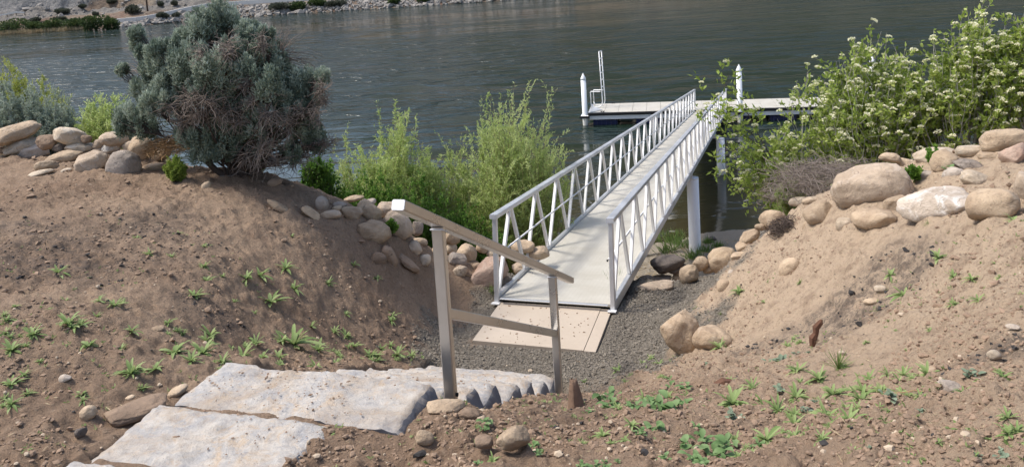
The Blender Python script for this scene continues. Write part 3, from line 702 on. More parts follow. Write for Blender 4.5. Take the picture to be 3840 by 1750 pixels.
# support bents in the river
def pile(x, y, z0, z1, r, label, cap=True, group=None):
    t = thing('pile', label, 'pile', (x, y, 0), 0, group)
    MB().tube([(0, 0, z0), (0, 0, z1)], r, 20).build('shaft', MAT['pile'], t, True)
    if cap:
        MB().tube([(0, 0, z1 + .001), (0, 0, z1 + .05), (0, 0, z1 + .07), (0, 0, z1 + .30)], [r * 1.04, r * 1.04, r * 1.0, .004], 20).build('cap', MAT['cap'], t, True)
    else:
        MB().tube([(0, 0, z1 + .001), (0, 0, z1 + .02)], r * 1.02, 20).build('cap', MAT['alu'], t, True)
    return t
def bent(px, py, z, lab_r, lab_l, beam_label):
    c = at_z(px, py, z)
    s = (c - G0) @ gu; q = gp(s, 0, 0); tt = (c - G0) @ gr
    top = gp(s, 0, -.10)[2] - .12
    r = .135
    pile(c[0], c[1], -2.5, top, r, lab_r, False)
    l = c - gr * (tt * 2 - GW) if tt > GW / 2 else c
    pile(l[0], l[1], -2.5, top, r, lab_l, False)
    tb = thing('cap_beam', beam_label, 'beam', (c + l) / 2 * np.array([1, 1, 0]) + np.array([0, 0, top]))
    MB().bar((l - c) / 2 * 1.0 * np.array([1, 1, 0]) + (0, 0, .055), (c - l) / 2 * np.array([1, 1, 0]) + (0, 0, .055), .1, .085).build('beam', MAT['alu'], tb)
    for sg in (-1, 1):
        e = (c - l) / 2 * sg * .8 * np.array([1, 1, 0])
        MB().bar(e + (0, 0, .1), e + (0, 0, .155), .08, .09, (0, 1, 0)).build('saddle', MAT['web'], tb)
bent(2607, 948, .3, 'white steel pile standing on the beach under the right side of the gangway', 'white pile on the beach under the left side of the gangway', 'aluminium cap beam on the piles at the beach')
bent(2705, 652, 0, 'white pile standing in the water under the right side of the gangway', 'white pile in the water under the left side of the gangway', 'aluminium cap beam on the piles standing in the water')
# ------------------------------------------------------------------ dock
DZ = .55
D0 = at_z(2212, 424, DZ); D1 = at_z(2499, 416, DZ)
DA = math.radians(-10.6); du = np.array([math.cos(DA), math.sin(DA), 0]); dv = np.array([-math.sin(DA), math.cos(DA), 0])
DL, DW = 11.6, 2.25
dock = thing('dock', 'white floating dock with pale deck panels and black bumper at the gangway foot', 'dock', D0, DA)
ncol = 19; cw = DL / ncol
dpm = MB().bar((0, .002, 0), (0, DW / 2 - .004, 0), cw - .008, .04, (0, 0, 1), .004).mesh('dock_panel', MAT['deck'])
for k in range(ncol):
    for j in (0, 1):
        o = link('deck_panel', dpm, dock, ((k + .5) * cw, j * DW / 2, -.02))
for nm, y, m in (('bumper', -.05, 'black'), ('bumper', DW + .04, 'black')):
    MB().bar((-.08, y, -.05), (DL + .08, y, -.05), .09, .13, (0, 0, 1), .03).build(nm, MAT[m], dock)
for x in (-.05, DL + .05): MB().bar((x, .0, -.055), (x, DW, -.055), .09, .09).build('end_frame', MAT['alu'], dock)
for y in (.0, DW - .02): MB().bar((-.02, y, -.205), (DL, y, -.205), .05, .19).build('fascia', MAT['web'], dock)
for k in range(7):
    x0 = .12 + k * DL / 6.2
    for y in (.5, DW - .5):
        fl = MB().bar((x0, y, -.50), (x0 + 1.05, y, -.50), .8, .42, (0, 0, 1), .08)
        for q in range(5): fl.bar((x0 + .12 + q * .2, y - .425, -.48), (x0 + .18 + q * .2, y - .425, -.48), .05, .36)
        fl.build('float', MAT['float'], dock)
    MB().bar((x0 + 1.18, .8, -.42), (x0 + 1.68, .8, -.42), .5, .24, (0, 0, 1), .05).build('float', MAT['floatgrey'], dock)
for x, y in ((.55, .08), (3.4, .08), (.9, DW - .08), (5.6, DW - .08), (8.5, .08)):
    c_ = MB().bar((x - .1, y, .045), (x + .1, y, .045), .03, .025); c_.bar((x - .04, y, -.0), (x - .04, y, .035), .03, .03, (0, 1, 0)); c_.bar((x + .04, y, 0), (x + .04, y, .035), .03, .03, (0, 1, 0))
    c_.build('cleat', MAT['black'], dock)
# corner gusset plate
MB().add([(0.02, .02, .008), (.02, 1.5, .008), (.5, .6, .008), (.02, .02, .03), (.02, 1.5, .03), (.5, .6, .03)], [[2, 1, 0], [3, 4, 5], [0, 1, 4, 3], [1, 2, 5, 4], [2, 0, 3, 5]]).build('corner_plate', MAT['alu'], dock)
def dk(x, y, z=0): return D0 + du * x + dv * y + np.array([0, 0, z])
for (x, y, zt, lab) in ((-.22, .05, 2.02, 'tall white pointed pile at the left end of the dock'), (6.35, -.17, 2.18, 'tall white pointed pile beside the foot of the gangway'), (DL + .2, .6, 2.25, 'white pointed pile at the right end of the dock behind the flowering shrub')):
    c = dk(x, y); pile(c[0], c[1], -2.8, zt - .0, .115, lab)
    t = link('pile_bracket', MB().bar((x - .16, y, -.13), (x + .16, y, -.13), .5 if x < 0 else .34, .09).mesh('pile_bracket', MAT['black'] if x > 0 else MAT['web']), dock)
MB().bar((-.42, -.24, -.14), (.0, -.24, -.14), .1, .09).build('pile_bracket', MAT['black'], dock)
# ladder hinged up at the left end of the dock
lad = thing('swim_ladder', 'white swim ladder swung up at the left end of the dock', 'ladder', dk(.42, 1.35), DA - .22)
for j, y in enumerate((-.22, .22)):
    MB().tube([(-.42, y, -.05), (-.42, y, .72), (-.40, y, .75), (.02, y, .75), (.05, y, .75)], .022, 8).build('handle', MAT['web'], lad, True)
    MB().tube([(-.42, y * .9, .2), (-.38, y * .9, .1), (-.25, y * .9, .03), (-.05, y * .9, .03), (.08, y * .9, .12), (.12, y * .9, .3), (.06, y * .9, 2.55)], .024, 8).build('side_rail', MAT['web'], lad, True)
for k in range(6):
    z = .95 + k * .32
    MB().tube([(.12 - .06 * (z - .3) / 2.25, -.2, z), (.12 - .06 * (z - .3) / 2.25, .2, z)], .02, 8).build('rung', MAT['web'], lad, True)

# ------------------------------------------------------------------ concrete pad at the gangway head
pad = thing('concrete_pad', 'tan concrete landing pad in front of the gangway', 'pad', (PAD[0][0], PAD[0][1], PADZ))
def slab_poly(name, poly, z0, z1, parent, mat, org):
    n = len(poly); v = [(p[0] - org[0], p[1] - org[1], z0 - org[2]) for p in poly] + [(p[0] - org[0], p[1] - org[1], z1 - org[2]) for p in poly]
    f = [[i, (i + 1) % n, n + (i + 1) % n, n + i] for i in range(n)]
    mb = MB().add(v, f); mb.f4 += [list(range(n, 2 * n)), list(range(n))[::-1]] if n == 4 else []
    return mb.build(name, mat, parent)
pl = lambda a, b_, t: PAD[a] * (1 - t) + PAD[b_] * t
o0 = (PAD[0][0], PAD[0][1], PADZ)
slab_poly('main_slab', [PAD[0], pl(0, 1, .905), pl(3, 2, .905), PAD[3]], PADZ - .15, PADZ, pad, MAT['concrete'], o0)
slab_poly('edge_strip', [pl(0, 1, .909), PAD[1], PAD[2], pl(3, 2, .909)], PADZ - .15, PADZ - .005, pad, MAT['concrete'], o0)

# ------------------------------------------------------------------ stone steps
stairs = thing('stone_steps', 'flight of pale grey rough stone slab steps running down to the landing', 'steps', (0, 0, 0))
def slab(s0, s1, t0, t1, ztop, thick, seed, skew=0.0):
    nx, ny, nz = 44, 22, 6
    bmx = bmesh.new(); bmesh.ops.create_cube(bmx, size=1)
    bmx.free()
    # box shell as three pairs of grids
    vs = []; fs = []; off = 0
    def grid(n_, m_, fn):
        nonlocal off
        a, c = np.meshgrid(np.linspace(0, 1, n_), np.linspace(0, 1, m_), indexing='ij'); p = fn(a.ravel(), c.ravel())
        i = np.arange((n_ - 1) * m_).reshape(n_ - 1, m_)[:, :-1].ravel()
        vs.append(p); fs.append(np.stack([i, i + m_, i + m_ + 1, i + 1], 1) + off); off += len(p)
    one = np.ones_like
    grid(nx, ny, lambda a, c: np.stack([a, c, one(a)], 1)); grid(nx, ny, lambda a, c: np.stack([a, 1 - c, 0 * a], 1))
    grid(nx, nz, lambda a, c: np.stack([a, 0 * a, c], 1)); grid(nx, nz, lambda a, c: np.stack([1 - a, one(a), c], 1))
    grid(ny, nz, lambda a, c: np.stack([0 * a, 1 - a, c], 1)); grid(ny, nz, lambda a, c: np.stack([one(a), a, c], 1))
    p = np.concatenate(vs)
    W_, D_ = t1 - t0, s1 - s0
    q = np.stack([p[:, 0] * W_ + t0, p[:, 1] * D_ + s0, (p[:, 2] - 1) * thick + ztop], 1)
    q[:, 1] += skew * (p[:, 0] - .5)
    ctr = np.array([(t0 + t1) / 2, (s0 + s1) / 2, ztop - thick / 2])
    # round the arrises, chip the edges, ripple the top
    e = np.minimum(np.minimum(p[:, 0], 1 - p[:, 0]) * W_, np.minimum(p[:, 1], 1 - p[:, 1]) * D_)
    topm = (p[:, 2] > .99)
    q[:, 2] -= np.where(topm, .016 * np.exp(-e / .018), 0)
    sidem = np.exp(-np.minimum(p[:, 0], 1 - p[:, 0]) * W_ / .03); frontm = np.exp(-np.minimum(p[:, 1], 1 - p[:, 1]) * D_ / .03)
    npos = q * np.array([1, 1, 1.3]) + seed * 3.7
    n1, n2, n3 = fbm(npos * 12, 4, 200, .6), fbm(npos * 12, 4, 210, .6), fbm(npos * 6, 4, 220)
    sw = fbm(npos * 2.2, 2, 240)
    cut = .018 * (1 - p[:, 2]) ** 2
    q[:, 0] += np.where(p[:, 0] < .5, 1, -1) * sidem * (np.abs(n1) * .013 + cut)
    q[:, 1] += sw * .014 * frontm; q[:, 0] += sw * .014 * sidem
    q[:, 1] += np.where(p[:, 1] < .5, 1, -1) * frontm * (np.abs(n2) * .012 + cut)
    q[:, 2] += n3 * .011 * p[:, 2] + fbm(npos * 22, 3, 230) * .006 * p[:, 2]
    q[:, 0] += np.where(p[:, 0] > .5, 1, 0) * sidem * (1 - p[:, 2]) * .085
    # broken corner at the right front
    cor = np.exp(-((1 - p[:, 0]) * W_ / .09) ** 2 - ((1 - p[:, 1]) * D_ / .10) ** 2) * (.5 + .5 * abs(math.sin(seed * 7.1)))
    q[:, 0] -= cor * .015; q[:, 1] -= cor * .008; q[:, 2] -= cor * .012 * p[:, 2]
    wpos = np.array([SP1[0], SP1[1], 0])[None] + np.stack([SU[0] * q[:, 1] + SV[0] * q[:, 0], SU[1] * q[:, 1] + SV[1] * q[:, 0], q[:, 2]], 1)
    org = wpos.mean(0)
    f = np.concatenate(fs)
    me = mesh_np('step_slab', wpos - org, f[:, ::-1], MAT['step'], shade=False)
    bmm = bmesh.new(); bmm.from_mesh(me); bmesh.ops.remove_doubles(bmm, verts=bmm.verts, dist=.0008); bmesh.ops.recalc_face_normals(bmm, faces=bmm.faces); bmm.to_mesh(me); bmm.free()
    me.polygons.foreach_set('use_smooth', np.ones(len(me.polygons), bool)); me.set_sharp_from_angle(angle=math.radians(50))
    return link('step_slab', me, stairs, org)
T0, T1 = -1.25, -.05
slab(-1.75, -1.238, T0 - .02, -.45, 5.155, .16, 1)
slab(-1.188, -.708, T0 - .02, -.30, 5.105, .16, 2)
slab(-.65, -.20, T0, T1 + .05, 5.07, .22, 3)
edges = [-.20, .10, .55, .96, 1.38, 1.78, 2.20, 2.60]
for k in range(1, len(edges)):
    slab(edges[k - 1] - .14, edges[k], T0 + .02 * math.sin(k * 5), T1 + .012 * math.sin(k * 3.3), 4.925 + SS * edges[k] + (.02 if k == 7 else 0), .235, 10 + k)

# ------------------------------------------------------------------ handrail
hr_ = thing('handrail', 'brushed aluminium handrail with two posts beside the stone steps', 'handrail', SP1)
ang = math.atan2(SU[1], SU[0])
hd_ = (SP2 - SP1) / np.linalg.norm(SP2 - SP1); hv = np.array([SV[0], SV[1], 0]); hn = np.cross(hv, hd_)
HH = .965
def hbar(name, p, q, w, h, mat, upv): MB().bar(np.asarray(p) - SP1, np.asarray(q) - SP1, w, h, upv, .006).build(name, mat, hr_)
u3 = np.array([SU[0], SU[1], 0])
for P_ in (SP1, SP2):
    hbar('post', P_ - (0, 0, .35), P_ + (0, 0, HH + .012), .064, .048, MAT['rail'], u3)
for P_ in (SP1, SP2):                                       # weld seams under the rail and at the ground plate
    for z_, r_w in ((HH - .012, .0045), (.008, .0)):
        if r_w:
            cs = [P_ - SP1 + np.array([0, 0, z_]) + u3 * a_ * .026 + np.array([SV[0], SV[1], 0]) * b__ * .034 + np.array([0, 0, SS * a_ * .026]) for a_, b__ in ((-1, -1), (1, -1), (1, 1), (-1, 1), (-1, -1))]
            MB().tube(cs, r_w, 6).build('weld_bead', MAT['alu'], hr_, True)
A_ = SP1 + np.array([0, 0, HH]); B_ = SP2 + np.array([0, 0, HH])
L_ = np.linalg.norm(B_ - A_)
def solve_s(px):
    f = lambda s: CX + F * (((A_ + hd_ * s) - EYEP) @ cX) / (((A_ + hd_ * s) - EYEP) @ fw)
    ss = np.linspace(-1.5, 4, 3000); return ss[np.argmin([abs(f(s) - px) for s in ss])]
s_a, s_b = solve_s(1492), solve_s(2138)
Q0, Q1 = A_ + hd_ * s_a + hn * .03, A_ + hd_ * s_b + hn * .03
hbar('top_rail', Q0, Q1, .066, .052, MAT['rail'], hn)
hbar('end_cap', Q0 - hd_ * .006, Q0 - hd_ * .0005, .064, .050, MAT['cap'], hn)
hbar('mid_rail', SP1 + (0, 0, .50) + hd_ * .03, SP2 + (0, 0, .47) - hd_ * .03, .042, .055, MAT['rail'], hn)
MB().tube([np.array([SV[0], SV[1], 0]) * .033 + (0, 0, .04), np.array([SV[0], SV[1], 0]) * .042 + (0, 0, .04)], .011, 8).build('bolt', MAT['black'], hr_, True)

# ------------------------------------------------------------------ boulders
_bm = bmesh.new(); bmesh.ops.create_icosphere(_bm, subdivisions=4, radius=1)
BV = np.array([v.co[:] for v in _bm.verts]); BF = np.array([[v.index for v in f.verts] for f in _bm.faces]); _bm.free()
_bm = bmesh.new(); bmesh.ops.create_icosphere(_bm, subdivisions=3, radius=1)
BV3 = np.array([v.co[:] for v in _bm.verts]); BF3 = np.array([[v.index for v in f.verts] for f in _bm.faces]); _bm.free()
def rock_shape(seed, ang=0.0, small=False):
    V, Fc = (BV3, BF3) if small else (BV, BF)
    r_ = np.random.default_rng(seed)
    p = V.copy()
    sq = r_.uniform(.72, 1.0)                                          # rounded-box to egg
    p = np.sign(p) * np.abs(p) ** sq
    p *= (1 + .13 * fbm(V * .95 + seed * 3.1, 2, seed % 50) + .05 * fbm(V * 2.6 + seed, 3, 7) + .012 * fbm(V * 9 + seed, 3, 9))[:, None]
    for k in range(4 + int(6 * ang)):                                  # worn or broken facets
        n_ = r_.normal(size=3); n_ /= np.linalg.norm(n_); h = r_.uniform(.58, .88) - .12 * ang
        dd_ = p @ n_ - h; p = p - np.where(dd_ > 0, dd_ * (.55 + .4 * ang), 0)[:, None] * n_[None]
    p *= (1 + (.035 + .06 * ang) * np.abs(fbm(V * 3.2 + seed * 1.7, 4, 31)) - .03 * smooth(.25, .6, fbm(V * 2.1 + seed, 2, 37)))[:, None]
    return p / np.abs(p).max(0), Fc
def rock(px, py, w, h, tilt, mat, label, ang=0.15, group=None, cat='rock', name='boulder', dy=None, depth=.85, sink=0.0):
    base = hit(px, py + .38 * h)
    lim_ = {GL_: 9.2 + (px < 150) * .3, GM_: 9.9, GR_: 8.4, GG_: 10.6}.get(group, 99)
    if base[1] > lim_: base = at_y(px, py + .38 * h, lim_)
    dep = (base - EYEP) @ fw
    wm, hm = w / F * dep, h / F * dep
    a = wm / 2; b_ = depth * (a * .6 + hm * .4 * .6); sdip = .36
    c = math.sqrt(max((hm / 2) ** 2 - (b_ * sdip) ** 2, (hm * .36) ** 2)) / math.cos(math.asin(sdip))
    Y = base[1] + b_ * .35 if dy is None else base[1] + dy
    ctr = at_y(px, py, Y)
    seed = int(px * 7 + py * 13) % 99991
    p, Fc = rock_shape(seed, ang, max(w, h) < 60)
    p = p * np.array([a, b_, c])
    t = math.radians(tilt); ca, sa = math.cos(t), math.sin(t)
    p = np.stack([p[:, 0] * ca - p[:, 2] * sa, p[:, 1], p[:, 0] * sa + p[:, 2] * ca], 1)
    az = math.atan2(-ctr[0], ctr[1]); ca, sa = math.cos(az), math.sin(az)
    p = np.stack([p[:, 0] * ca - p[:, 1] * sa, p[:, 0] * sa + p[:, 1] * ca, p[:, 2]], 1)
    # what the earth has buried: spread a foot so the stone meets the ground
    me = mesh_np(name, p, Fc, MAT[mat], shade=True)
    o = link(name, me, None, ctr - np.array([0, 0, sink]))
    ROCKPOS.append((ctr[0], ctr[1], a, c, ctr[2]))
    return tag(o, label, cat, group)
ROCKPOS = []
GL_, GM_, GR_, GG_, GF_ = 'boulders piled on the left bank', 'stones lining the edge left of the gangway', 'boulders along the right ridge', 'rocks right of the gangway', 'stones lying in the foreground earth'
ROCKS = [
 # left heap
 (52,498,200,94,4,'tan','large flat-topped tan boulder cut by the left edge of the photo',.25,GL_),
 (78,550,126,68,14,'cream','cream boulder leaning just below the large flat-topped boulder',.2,GL_),
 (118,570,122,74,-4,'grey','mottled grey boulder in front of the leaning cream boulder at left',.3,GL_),
 (262,513,122,74,-22,'cream','pale egg-shaped boulder standing highest right of the large flat-topped boulder',.1,GL_),
 (302,557,108,50,-4,'cream','low cream boulder behind the long smooth tan boulder',.1,GL_),
 (245,592,142,62,6,'tan','long smooth tan boulder behind the small rounded one in the left heap',.05,GL_),
 (173,622,86,50,-5,'tan','small rounded tan stone above the flat disc stone',.05,GL_),
 (154,649,94,32,4,'cream','flat disc-shaped cream stone lying in front of the left heap',.1,GL_),
 (336,616,136,94,6,'pink','big blocky tan boulder in the middle front of the left heap',.35,GL_),
 (375,565,66,46,10,'pink','pinkish lump resting behind the big blocky boulder',.2,GL_),
 (465,620,128,114,-8,'grey','big round grey boulder at the front of the left heap',.2,GL_),
 (531,560,100,116,20,'tan','upright egg-shaped tan boulder behind the round grey boulder',.12,GL_),
 (428,520,108,58,-10,'pink','pinkish boulder at the back of the left heap near the green shrubs',.15,GL_),
 (422,550,80,58,30,'white','whitish veined boulder above the round grey boulder',.35,GL_),
 (484,548,48,38,10,'pink','small pink stone wedged against the upright egg-shaped boulder',.1,GL_),
 (605,582,90,50,20,'tan','oval tan stone left of the small green shrublet, above the long half-buried one',.05,GL_),
 (580,627,96,40,2,'tan','long half-buried tan stone touching the small green shrublet',.1,GL_),
 (176,530,76,66,0,'brown','earth-covered brown lump between the two highest boulders of the left heap',.5,GL_),
 (326,520,44,34,0,'brown','brown lump right of the pale egg-shaped boulder in the left heap',.4,GL_),
 (367,542,42,38,0,'pink','small upright pink stone behind the low cream boulder',.3,GL_),
 (226,552,54,30,5,'dark','small dark stone below the pale egg-shaped boulder',.5,GL_),
 (12,563,48,36,0,'brown','brown stone at the left edge under the large flat-topped boulder',.3,GL_),
 (6,591,40,20,0,'tan','small flat stone at the left edge beside the leaning cream boulder',.1,GL_),
 (250,642,42,24,5,'cream','small cream stone sunk before the big blocky boulder',.1,GL_),
 (812,640,66,28,8,'brown','half-buried flat stone on the bare ground below the big sagebrush',.2,GL_),
 (775,697,46,32,30,'tan','small tilted tan stone on the slope below the big sagebrush',.1,GL_),
 (1030,684,58,38,10,'brown','brown earthy stone at the foot of the big sagebrush, right side',.3,GL_),
 (337,699,22,20,0,'cream','round white pebble stone below the round grey boulder',.05,GL_),
 # edge row left of gangway
 (1208,764,50,58,0,'grey','greyish stone at the upper left end of the stone row',.1,GM_),
 (1050,778,110,36,-38,'tan','long sloping tan stone at the top left of the stone row',.1,GM_),
 (1165,800,84,40,-42,'tan','sloping buried stone left of the rounded ones in the stone row',.15,GM_),
 (1330,744,82,26,3,'tan','flat slab-like stone lying on top of the stone row under the green shrub',.1,GM_),
 (1272,768,62,28,-5,'grey','grey flat stone in the upper part of the stone row',.1,GM_),
 (1262,782,42,24,10,'tan','small stone tucked under the grey flat one',.1,GM_),
 (1240,806,92,44,-6,'pink','low pinkish stone in the upper part of the stone row',.1,GM_),
 (1318,800,92,64,-12,'tan','rounded tan boulder in the upper middle of the stone row',.12,GM_),
 (1388,795,112,74,-45,'tan','steeply leaning tan boulder right of the rounded tan boulder',.1,GM_),
 (1387,759,48,28,0,'grey','small grey stone behind the leaning tan boulder',.1,GM_),
 (1450,786,80,62,-10,'pink','pinkish boulder at the top of the stone row left of the handrail end',.12,GM_),
 (1494,846,124,112,-38,'pink','large leaning boulder with a green sprig just below the handrail end',.1,GM_),
 (1406,872,138,96,-16,'tan','angular tan boulder with a sharp top at the middle of the stone row',.75,GM_),
 (1576,906,58,38,-22,'tan','smooth oval stone below the large leaning boulder',.02,GM_),
 (1552,928,66,58,-10,'pink','round pinkish stone under the smooth oval one',.1,GM_),
 (1592,976,50,46,0,'cream','round pale stone on the slope left of the first handrail post',.05,GM_),
 (1460,962,48,88,18,'brown','upright brown stone leaning on the dirt below the angular boulder',.3,GM_),
 (1418,975,66,60,0,'brown','earth-coloured blocky stone left of the upright brown stone',.5,GM_),
 (1530,985,130,40,-40,'brown','long root-like brown stone sloping down to the gravel',.2,GM_),
 (1566,856,42,62,-10,'grey','greyish grass-edged stone behind the handrail near its upper end',.2,GM_),
 (1698,890,62,66,-20,'tan','tan boulder right of the first handrail post, under the rail',.15,GM_),
 (1693,930,44,46,0,'cream','pale stone just right of the first handrail post',.1,GM_),
 (1752,953,84,80,-12,'tan','egg-shaped tan boulder in the row above the big reddish block',.08,GM_),
 (1716,972,76,50,-14,'grey','dull grey stone under the egg-shaped boulder',.15,GM_),
 (1728,1016,62,46,0,'pink','small rounded stone left of the big reddish block',.08,GM_),
 (1842,1020,164,114,-6,'red','big reddish flat-faced block left of the gangway entrance',.75,GM_),
 (1846,952,50,36,0,'cream','pale stone behind the left gangway post',.15,GM_),
 (1812,930,56,36,-20,'tan','small tan stone above the reddish block beside the rail',.1,GM_),
 (1962,925,94,54,-5,'tan','broad tan boulder behind the second web of the left truss',.1,GM_),
 (2024,948,92,44,8,'tan','long tan boulder beside the lower chord of the left truss',.15,GM_),
 (1880,962,44,30,0,'tan','tan stone between the gangway post and first truss web',.1,GM_),
 (1950,1010,72,48,0,'pink','dull pink stone seen low through the left truss',.2,GM_),
 (1936,1060,42,28,0,'brown','small brown stone on the gravel beside the left gangway chord',.2,GM_),
 (1790,1000,44,30,0,'brown','little brown stone left of the reddish block',.2,GM_),
 (1640,940,44,44,0,'tan','small tan stone behind the first handrail post',.1,GM_),
 (1905,1045,30,22,0,'grey','tiny grey stone at the foot of the left gangway post',.2,GM_),
 # right of gangway
 (2500,986,140,72,12,'dark','dark brown boulder right of the gangway by the beach grass',.3,GG_),
 (2535,1006,90,44,4,'dark','black flat rock in front of the dark brown boulder',.5,GG_),
 (2425,1044,64,26,0,'grey','small grey stone at the gangway side under the dark rocks',.1,GG_),
 (2482,1040,84,28,3,'grey','flat grey stone in the gap before the black rock',.1,GG_),
 (2462,1072,156,42,4,'pink','long pale flat stone edging the gravel right of the gangway',.15,GG_),
 (2545,1023,36,24,0,'pink','small square pink stone beside the black rock',.4,GG_),
 (2537,1041,40,28,0,'tan','small tan stone right of the long pale flat stone',.1,GG_),
 (2582,1034,82,78,18,'tan','smooth tan boulder at the corner of the gravel right of the gangway',.08,GG_),
 (2624,988,66,54,25,'tan','tan boulder behind the smooth corner boulder',.1,GG_),
 (2713,976,118,96,10,'tan','large tan boulder at the foot of the right bank above the corner boulder',.15,GG_),
 (2958,1003,100,70,40,'tan','egg-shaped stone set in the bare right slope',.05,GG_),
 (2715,1070,58,46,20,'tan','oval tan stone half sunk below the large tan boulder',.05,GG_),
 (2745,1022,30,28,0,'white','small whitish stone under the large tan boulder',.3,GG_),
 (2560,1252,150,182,14,'tan','tall upright boulder at the right edge of the gravel',.3,GG_),
 (2672,1268,150,92,-2,'tan','rounded half-buried boulder right of the tall upright boulder',.06,GG_),
 (2770,960,62,40,15,'tan','stone tucked above the large tan boulder on the right bank',.1,GG_),
 (2660,1010,50,36,30,'tan','small stone between the smooth corner boulder and the large tan one',.1,GG_),
 # right ridge
 (3265,697,296,176,12,'pink','largest rounded boulder on the right ridge below the flowering shrub',.08,GR_),
 (3508,764,276,136,10,'white','large white-faced angular boulder on the right ridge',.45,GR_),
 (3274,823,172,96,2,'tan','smooth tan boulder below the largest boulder on the right ridge',.06,GR_),
 (3166,848,66,68,10,'cream','small pale boulder left of the smooth tan one on the right ridge',.1,GR_),
 (3075,800,112,104,-30,'tan','leaning tan boulder left of the largest boulder on the right ridge',.2,GR_),
 (2898,820,106,76,35,'tan','tan boulder at the lower left end of the right ridge overlooking the water',.12,GR_),
 (2998,758,80,40,10,'cream','flat cream stone behind the root clump on the right ridge',.1,GR_),
 (3042,752,70,36,15,'tan','tan stone beside the flat cream one on the right ridge',.1,GR_),
 (3363,766,102,70,22,'tan','tan boulder between the largest boulder and the white-faced boulder',.15,GR_),
 (3722,768,190,140,25,'tan','large tan boulder right of the white-faced boulder',.15,GR_),
 (3838,700,70,140,0,'pink','pale boulder cut by the right edge of the photo',.15,GR_),
 (3768,535,176,110,12,'tan','large tan boulder at the top right of the ridge under the shrub',.15,GR_),
 (3800,585,100,112,0,'red','pointed reddish brown rock leaning on the top right boulder',.7,GR_),
 (3520,582,180,72,4,'cream','broad cream boulder at the top of the right ridge',.12,GR_),
 (3550,612,112,98,-20,'tan','upright tan boulder in front of the broad cream boulder',.15,GR_),
 (3640,568,120,54,5,'cream','low cream boulder right of the broad cream boulder',.1,GR_),
 (3708,583,82,34,0,'tan','small flat tan stone below the top right boulder',.1,GR_),
 (3632,618,120,50,-4,'grey','grey earth-stained stone behind the wedge-shaped one',.2,GR_),
 (3574,651,82,54,18,'white','pinkish white stone between the upright tan boulder and the wedge-shaped one',.2,GR_),
 (3660,668,108,76,-8,'cream','wedge-shaped cream rock standing on its narrow end',.6,GR_),
 (3338,590,82,42,-5,'tan','tan stone behind the largest boulder under the shrub stems',.1,GR_),
 (3402,615,80,40,-10,'tan','flat tan stone left of the broad cream boulder',.1,GR_),
 (3470,657,60,36,5,'grey','grey stone low between the largest boulder and the upright tan one',.15,GR_),
 (3240,765,38,30,0,'brown','small square brown block below the largest boulder',.7,GR_),
 (3022,848,28,44,0,'tan','little upright stone in the earth under the root clump',.2,GR_),
 (2902,868,36,28,0,'tan','little tan stone below the lower left end boulder of the ridge',.1,GR_),
 (2812,886,92,46,25,'tan','tan boulder low on the right bank edge above the beach',.12,GR_),
 (2850,850,40,30,10,'tan','small tan stone on the bank edge beside the lower left end boulder',.1,GR_),
 (2790,920,70,40,20,'tan','tan stone at the bank edge below the low tan boulder',.12,GR_),
 # foreground
 (1923,1643,134,98,2,'tan','blocky brown stone sitting on the earth at the bottom centre',.4,GF_),
 (1812,1655,78,46,-12,'brown','half-buried earthy stone left of the blocky brown stone',.3,GF_),
 (1807,1577,42,36,10,'pink','small round stone behind the blocky brown stone',.05,GF_),
 (1800,1525,34,18,0,'tan','small tan stone just behind the earth mound by the first handrail post',.1,GF_),
 (1672,1522,150,50,-4,'tan','tan stone buried at the foot of the first handrail post',.08,GF_),
 (1752,1553,96,44,-12,'brown','brown stone in the earth right of the first handrail post foot',.15,GF_),
 (1592,1640,72,60,0,'tan','smooth buried stone showing at the bottom left of the centre earth mound',.05,GF_),
 (1764,1522,44,18,0,'grey','flat grey chip beside the foot of the first handrail post',.3,GF_),
 (332,1548,64,58,35,'tan','egg-shaped tan stone half sunk left of the slab steps',.04,GF_),
 (500,1540,250,66,4,'brown','broad low earth-covered boulder beside the upper slabs',.1,GF_),
 (666,1465,80,40,20,'tan','tan stone tucked against the left end of the top full slab',.1,GF_),
 (245,1417,48,34,20,'white','sharp whitish stone on the earth at the lower left',.7,GF_),
 (578,1236,74,26,5,'tan','flat pale stone in the left slope among the weeds',.1,GF_),
 (306,1619,50,40,0,'dark','dark crumbly clod on the earth left of the slab steps',.6,GF_),
 (490,1490,38,18,0,'tan','small flat stone behind the broad earth-covered boulder',.1,GF_),
 (3298,1082,50,26,5,'cream','cream stone beside the charcoal band on the right slope',.1,GF_),
 (3265,1130,60,24,14,'tan','flat tan stone half sunk below the cream stone on the right slope',.1,GF_),
 (3490,1394,88,42,8,'tan','tan flat-topped stone by the black charcoal lumps at right',.3,GF_),
 (3560,1452,90,56,-8,'grey','grey angular stone on the right slope among weeds',.45,GF_),
 (3727,1330,54,42,-20,'cream','round cream stone near the right edge of the photo',.2,GF_),
 (3158,1323,28,20,0,'cream','small cream pebble stone in the middle of the right slope',.05,GF_),
 (3797,1224,52,18,0,'white','pale grey flat chip near the right edge of the photo',.4,GF_),
 (2850,1420,40,26,0,'brown','small brown stone among earth clods on the right slope',.3,GF_),
 (2380,1545,44,34,0,'brown','brown stone among the broad-leaved weeds right of the wooden stump',.2,GF_),
 (2050,1480,30,22,0,'brown','small stone in the earth ridge left of the wooden stump',.2,GF_),
]
for r in ROCKS: rock(*r[:8], r[8])
dz = np.zeros(len(gx))                                   # earth packed against the foot of each stone
